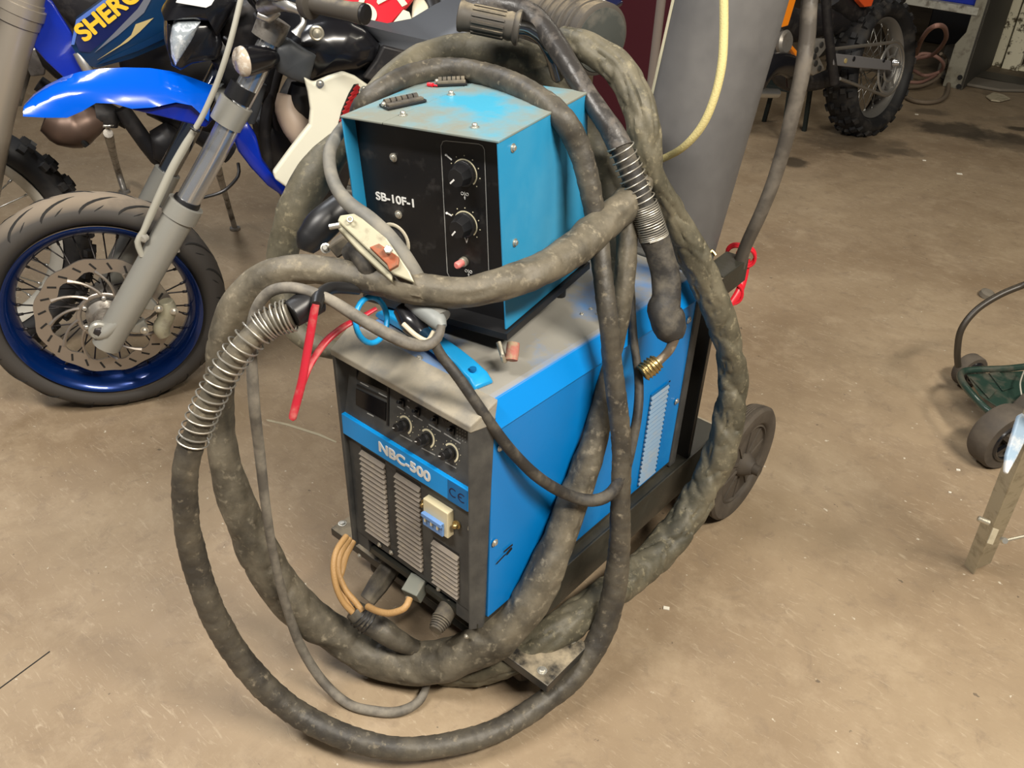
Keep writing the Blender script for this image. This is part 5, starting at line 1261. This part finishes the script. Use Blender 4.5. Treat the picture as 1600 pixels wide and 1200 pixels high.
defm('chip_white', (0.75, 0.72, 0.62), 0.7)
defm('clay_brown', (0.16, 0.14, 0.11), 0.8)

# shelf unit at the back right
su = thing('steel_shelf', 'grey steel shelf bench with wide dark end leg standing at the back', 'shelf', U(1500, 140, z=0))
B1 = U(1503, 141, z=0)               # foot of the end leg, near corner
fx_ = (U(1483, 138, z=0) - B1); fx_ = Vector((-1, .12, 0)).normalized()
dv = (U(1549, 104, z=0) - B1); dv.z = 0; dl = dv.length; dv.normalize()
H = 1.3
b = MB(); b.prism([B1, B1 + fx_ * .13, B1 + fx_ * .13 + SZ * .26, B1 + fx_ * .085 + SZ * .34, B1 + fx_ * .085 + SZ * H, B1 + SZ * H], dv * .012); b.build('leg', 'post_grey', su, .003)
b = MB(); b.prism([B1, B1 + SZ * H, B1 + dv * dl + SZ * H, B1 + dv * dl], fx_ * .02); b.build('end_panel', 'post_dark', su, .003)
for q in ((1500, 121), (1498, 135)):
    k = MB(); c_ = UP(*q, B1, dv); k.lathe([(.016, 0), (.014, .006)], c_, -dv, 10); k.build('bolt_hole', 'black_plastic', su)
sh_z = U(1524, 22, d=(B1 - CAM_POS).dot(_F) * .93).z
S1 = UP(1526, 25, B1, dv); S0 = UP(1412, 4, B1, dv); zz = S1.z
S0 = S1 + fx_ * 1.0
b = MB(); b.prism([S1, S0, S0 + SZ * .045, S1 + SZ * .045], dv * .55); b.build('shelf_board', 'shelf_white', su, .004)
b = MB(); b.prism([S0, S0 + fx_ * .05, S0 + fx_ * .05 - SZ * zz, S0 - SZ * zz], dv * .5); b.build('leg', 'post_dark', su, .003)
b = MB(); q0 = S1 + fx_ * .02 + dv * .06 + SZ * .045; b.prism([q0, q0 + fx_ * .42, q0 + fx_ * .42 + SZ * .10, q0 + SZ * .10], dv * .35)
tag(b.build('storage_box', 'box_blue', None, .008), 'dark blue plastic box standing on the white shelf edge', 'box')
b = MB(); q1 = S1 + fx_ * .06 + dv * .08 + SZ * .147; b.prism([q1, q1 + fx_ * .36, q1 + fx_ * .36 + SZ * .06, q1 + SZ * .06], dv * .3)
tag(b.build('storage_box', 'box_blue_light', None, .006), 'lighter blue lid or tray stacked on the dark blue box', 'box')
b = MB(); q0 = S1 + fx_ * .50 + dv * .10 + SZ * .045; b.prism([q0, q0 + fx_ * .2, q0 + fx_ * .2 + SZ * .09, q0 + SZ * .09], dv * .25)
tag(b.build('cardboard_box', 'cardboard', None, .004), 'small brown carton on the white shelf beside the blue box', 'box')
b = MB(); k_ = S1 + fx_ * .82 + dv * .12 + SZ * .045; b.lathe([(.07, 0), (.075, .02), (.075, .07), (.06, .08)], k_, SZ, 24)
tag(b.build('oil_tin', 'shelf_white', None), 'round grey tin on the shelf next to the orange bike tyre', 'tin')
# white posts
for q, w_, lb in (((1553, 103), .085, 'cream painted door post behind the dark shelf leg'), ((1577, 109), .11, 'cream painted door post nearest the picture edge')):
    B2 = U(*q, z=0); b = MB(); b.box(B2 + Vector((0, .03, 1.2)), (w_, .06, 2.4)); tag(b.build('door_post', 'frame_white', None, .004), lb, 'post')
b = MB(); B2 = U(1580, 108, z=0); b.box(B2 + Vector((.6, .05, .015)), (1.1, .12, .03)); struct(b.build('trim_1', 'frame_white', None, .003))
# hoses pile
def gpath(pts): return [U(a, c_, z=z) for a, c_, z in pts]
hoses = [('hose_pink', [(1432, 84, .30), (1438, 66, .42), (1450, 48, .55), (1464, 40, .60), (1476, 44, .55), (1478, 60, .42), (1468, 76, .30), (1456, 86, .22), (1440, 90, .20), (1430, 92, .2)], 'pinkish air hose loop standing up beside the orange bike tyre', .012),
         ('hose_pink', [(1426, 96, .16), (1440, 84, .2), (1462, 88, .2), (1474, 100, .15), (1468, 112, .08), (1445, 118, .06), (1428, 110, .06)], 'pinkish hose coil lying halfway up the tangled pile', .011),
         ('hose_brown', [(1420, 136, .03), (1440, 134, .03), (1462, 124, .05), (1474, 108, .08), (1478, 92, .12), (1470, 84, .16)], 'brown hose curling up through the tangled pile', .011),
         ('hose_pink', [(1418, 128, .05), (1440, 128, .05), (1464, 116, .06), (1476, 104, .08)], 'short pinkish hose under the coils by the shelf leg', .010),
         ('hose_brown', [(1416, 152, .016), (1430, 158, .016), (1452, 160, .016), (1472, 155, .016), (1481, 142, .016), (1482, 118, .03), (1476, 96, .1)], 'brown hose sweeping furthest out over the floor', .013)]
for m_, pts, lb, r_ in hoses:
    tag(MB().tube(gpath(pts), r_, 10, .02).build('air_hose', m_, None), lb, 'hose')
c_ = U(1506, 100, z=0); k = MB(); k.lathe([(.13, 0), (.135, .02), (.12, .03), (.02, .032)], c_ + Vector((0, .5, .16)), (.2, -.8, .3), 32)
tag(k.build('round_plate', 'clay_brown', None), 'round dusty metal plate leaning under the shelf', 'plate')
b = MB(); b.prism([U(*q, z=0) for q in ((1470, 96), (1500, 92), (1500, 118), (1480, 124), (1462, 118))], SZ * .12); tag(b.build('scrap_block', 'clay_brown', None, .02), 'brown scrap lump behind the hose pile', 'scrap')
for i, q in enumerate(((1530, 132), (1562, 126))):
    k = MB(); c_ = U(*q, z=0); rr = [];
    for j in range(14):
        a = 2 * PI * j / 14; rr.append(c_ + Vector((math.cos(a) * .28 * (1 + .2 * math.sin(3 * a + i)), math.sin(a) * .16 * (1 + .2 * math.cos(2 * a)), .003)))
    MBo = MB(); MBo.prism(rr, SZ * .018); tag(MBo.build('floor_rag', 'clay_brown' if i == 0 else 'post_dark', None, .006), ('flat brown rag on the floor in front of the dark shelf leg', 'dark rag on the floor at the door post')[i], 'rag')
# pale scrap of cloth
k = MB(); rr = [U(*q, z=.004) for q in ((1540, 152), (1552, 146), (1568, 150), (1578, 156), (1562, 160), (1548, 158))]; k.prism(rr, SZ * .01); tag(k.build('cloth_scrap', 'stand_beige', None, .003), 'pale cloth scrap on the floor below the rag', 'cloth')

# maroon cabinet and pole behind
cp_ = U(975, 260, d=3.4)
b = MB(); b.box((-1.75, 3.3, .62), (.5, .45, 1.24)); tag(b.build('tool_cabinet', 'maroon', None, .01), 'dark maroon cabinet in the gloom behind the cylinder', 'cabinet')
B2 = U(1013, 168, d=2.45); k = MB(); k.cyl((B2.x, B2.y, 0), (B2.x, B2.y, 2.2), .0125, n=16); tag(k.build('pole', 'pole_tan', None), 'thin brown upright pole between the hoses and the grey cylinder', 'pole')
b = MB(); A = [U(*q, d=2.5) for q in ((905, -12), (945, -20), (975, 2), (942, 20), (916, 16))]; b.prism(A, _F * .03)
fo_ = tag(b.build('bike_fairing', 'navy', None, .005), 'dark blue fairing tip with white top behind the spool cover', 'fairing')
A = [U(*q, d=2.495) for q in ((905, -12), (940, -18), (950, -2), (922, 12), (914, 12))]; MB().prism(A, _F * .004).build('fairing_sticker', 'white_paint', fo_)
# dark machinery behind: big dim cabinet row so that the gap between the bikes is filled with real things
b = MB(); b.box((-3.6, 3.6, .55), (1.6, .6, 1.1)); tag(b.build('work_bench', 'engine_black', None, .01), 'black bench in the shade behind the motorcycles', 'bench')
b = MB(); b.box((-.2, 7.2, .6), (2.6, .6, 1.2)); tag(b.build('work_bench', 'engine_black', None, .01), 'black bench in the shade behind the steel shelf', 'bench')

# trolley at the right edge
tr = thing('hose_trolley', 'low green tubular trolley with dusty wheels at the right edge', 'trolley', (.55, 1.5, 0))
def TG(px, py, z): return U(px, py, z=z)
def tyre(c, n, R, w, parent):
    k = MB(); k.lathe([(R * .6, -w), (R * .94, -w), (R, -w * .7), (R, w * .7), (R * .94, w), (R * .62, w), (R * .58, w * .6), (R * .2, w * .4), (R * .18, w * 1.1), (.006, w * 1.1)], c, n, 40)
    t_ = k.build('wheel', 'wheel_rubber', parent)
    k = MB(); k.torus(c + Vector(n).normalized() * w, n, R * .6, .006, 40, 8); k.build('wheel_rim', 'black_gloss', t_)
    for i in range(5):
        h_, u_ = wheel_basis(Vector(n).normalized()); a = 2 * PI * i / 5; d = h_ * math.cos(a) + u_ * math.sin(a); k = MB(); k.bar(Vector(c) + d * R * .15 + Vector(n).normalized() * w, Vector(c) + d * R * .58 + Vector(n).normalized() * w * .9, .012, .01, n); k.build('wheel_spoke', 'black_gloss', t_)
n1 = Vector((.86, -.5, 0)).normalized()
def wheel_at(px, py, R):   # px,py = contact of the tyre with the floor
    p = U(px, py, z=0); return Vector((p.x, p.y, R))
tyre(wheel_at(1548, 722, .085), n1, .085, .030, tr)
tyre(wheel_at(1505, 603, .055), n1, .050, .018, tr)
tyre(wheel_at(1604, 690, .085), n1, .085, .03, tr)
P = [TG(1700, 610, .14), TG(1720, 540, .26), TG(1700, 470, .38), TG(1660, 440, .43), TG(1620, 440, .42), TG(1598, 446, .40), TG(1560, 462, .37), TG(1525, 485, .33), TG(1502, 515, .28), TG(1496, 548, .22), TG(1497, 572, .17)]
MB().tube(P, .0085, 14, .01).build('handle_tube', 'trolley_tube', tr)
P = [TG(1600, 573, .12), TG(1570, 576, .12), TG(1520, 578, .12), TG(1503, 582, .12), TG(1502, 594, .12), TG(1520, 618, .12), TG(1545, 642, .12), TG(1575, 655, .12), TG(1620, 664, .12), TG(1680, 650, .12), TG(1705, 615, .12), TG(1690, 585, .12), TG(1640, 573, .12), TG(1600, 573, .12)]
MB().tube(P, .0095, 14, .008).build('frame_tube', 'trolley_green', tr)
b = MB(); b.prism([TG(*q, .112) for q in ((1516, 592), (1532, 586), (1556, 612), (1545, 624))], SZ * .004); b.prism([TG(*q, .112) for q in ((1545, 584), (1560, 582), (1584, 606), (1566, 612))], SZ * .004); b.prism([TG(*q, .108) for q in ((1510, 586), (1610, 580), (1610, 650), (1570, 645), (1530, 618))], SZ * .003); b.build('deck_plate', 'trolley_green', tr, .001)
P = [TG(1600, 580, .14), TG(1594, 600, .15), TG(1598, 625, .13)]; MB().tube(P, .002, 8, .01).build('wire', 'line_grey', tr)

# beige folding stand at the right edge
fs = thing('folding_stand', 'beige angle iron stand leg reaching in from the right edge', 'stand', U(1530, 888, z=0))
f0 = U(1530, 886, z=.0); f1 = U(1612, 690, d=1.50)
f1 = f0 + (f1 - f0) * 1.9
MB().bar(f0 + Vector((.62, .10, .002)), f1 + Vector((.25, .05, 0)), .05, .006, -_F).build('leg', 'stand_beige', fs, .001)
MB().bar(f1, f1 + Vector((.27, .05, 0)), .05, .03).build('top_rail', 'stand_beige', fs, .001)
def barp(a, c_, w_, h_): return MB().bar(a, c_, w_, h_, -_F)
barp(f0 + SZ * .002, f1, .050, .006).build('leg', 'stand_beige', fs, .001)
d_ = (f1 - f0).normalized(); sdv = d_.cross(-_F).normalized()
MB().bar(f0 - sdv * .026 + SZ * .002, f1 - sdv * .026, .004, .03, -_F).build('leg_flange', 'stand_beige', fs, .001)
P = [U(1564, 846, d=1.66), U(1600, 838, d=1.66), U(1640, 832, d=1.66)]; MB().tube(P, .003, 8, 0).build('cross_rod', 'zinc', fs)
k = MB(); k.lathe([(.006, 0), (.006, .02), (.004, .022)], U(1545, 817, d=1.66), (-.8, -.3, .2), 10); k.build('pivot_bolt', 'zinc', fs)
k = MB(); k.lathe([(.007, 0), (.006, .008)], U(1567, 844, d=1.655), -_F, 10); k.build('rod_end', 'bolt_steel', fs)
k = MB(); k.bar(U(1556, 826, d=1.655), U(1546, 850, d=1.66), .012, .004, -_F); k.build('brace', 'stand_beige', fs, .001)
b = MB(); A = [U(*q, d=1.44) for q in ((1592, 650), (1612, 640), (1615, 665), (1590, 715), (1575, 742), (1571, 738), (1573, 712))]; b.prism(A, _F * .01)
tag(b.build('plastic_wrap', 'bag_blue', None, .003), 'pale blue and white plastic wrap hanging over the beige stand', 'wrap')
# grey exhaust cap lying on the floor behind the trolley tube
k = MB(); c_ = U(1540, 463, z=0); k.lathe([(.022, 0), (.026, .004), (.024, .018), (.014, .024)], c_, (.2, -.1, 1), 20)
tag(k.build('bottle_cap', 'clay_brown', None), 'small grey cap on the bare floor above the trolley handle', 'cap')
# chips of dry paint and crumbs on the floor
chips = [((1432, 179), .012, 'white chip on the floor below the hose pile'), ((1444, 251), .010, 'tiny white chip on open floor right of the dark hose'), ((1499, 272), .016, 'longer white chip on open floor further right'),
         ((1497, 735), .006, 'white crumb below the trolley wheel'), ((1484, 770), .004, 'smallest white crumb below the trolley'), ((1041, 951), .008, 'pinkish paint flake on the floor right of the crossbar')]
for (q, s_, lb) in chips:
    c_ = U(*q, z=0); b = MB(); b.box(c_ + SZ * .0015, (s_ * 1.6, s_, .003), Matrix.Rotation(.5, 3, 'Z')); tag(b.build('paint_chip', 'chip_white', None, .0005), lb, 'chip')

# worn paint line and sawn joint in the concrete
b = MB(); A = [U(*q, z=.0006) for q in ((416, 655), (450, 662), (500, 678), (526, 690), (525, 692), (498, 681), (448, 665), (417, 658))]; b.prism(A, SZ * .0006)
tag(b.build('paint_flake', 'stand_beige', None), 'thin pale scratch of paint on the floor between hose and machine', 'paint mark')
b = MB(); a_ = U(-60, 1120, z=0); c_ = U(78, 1018, z=0); b.bar(a_ + SZ * .0004, c_ + SZ * .0004, .0025, .0008); struct(b.build('trim_2', 'groove', None))
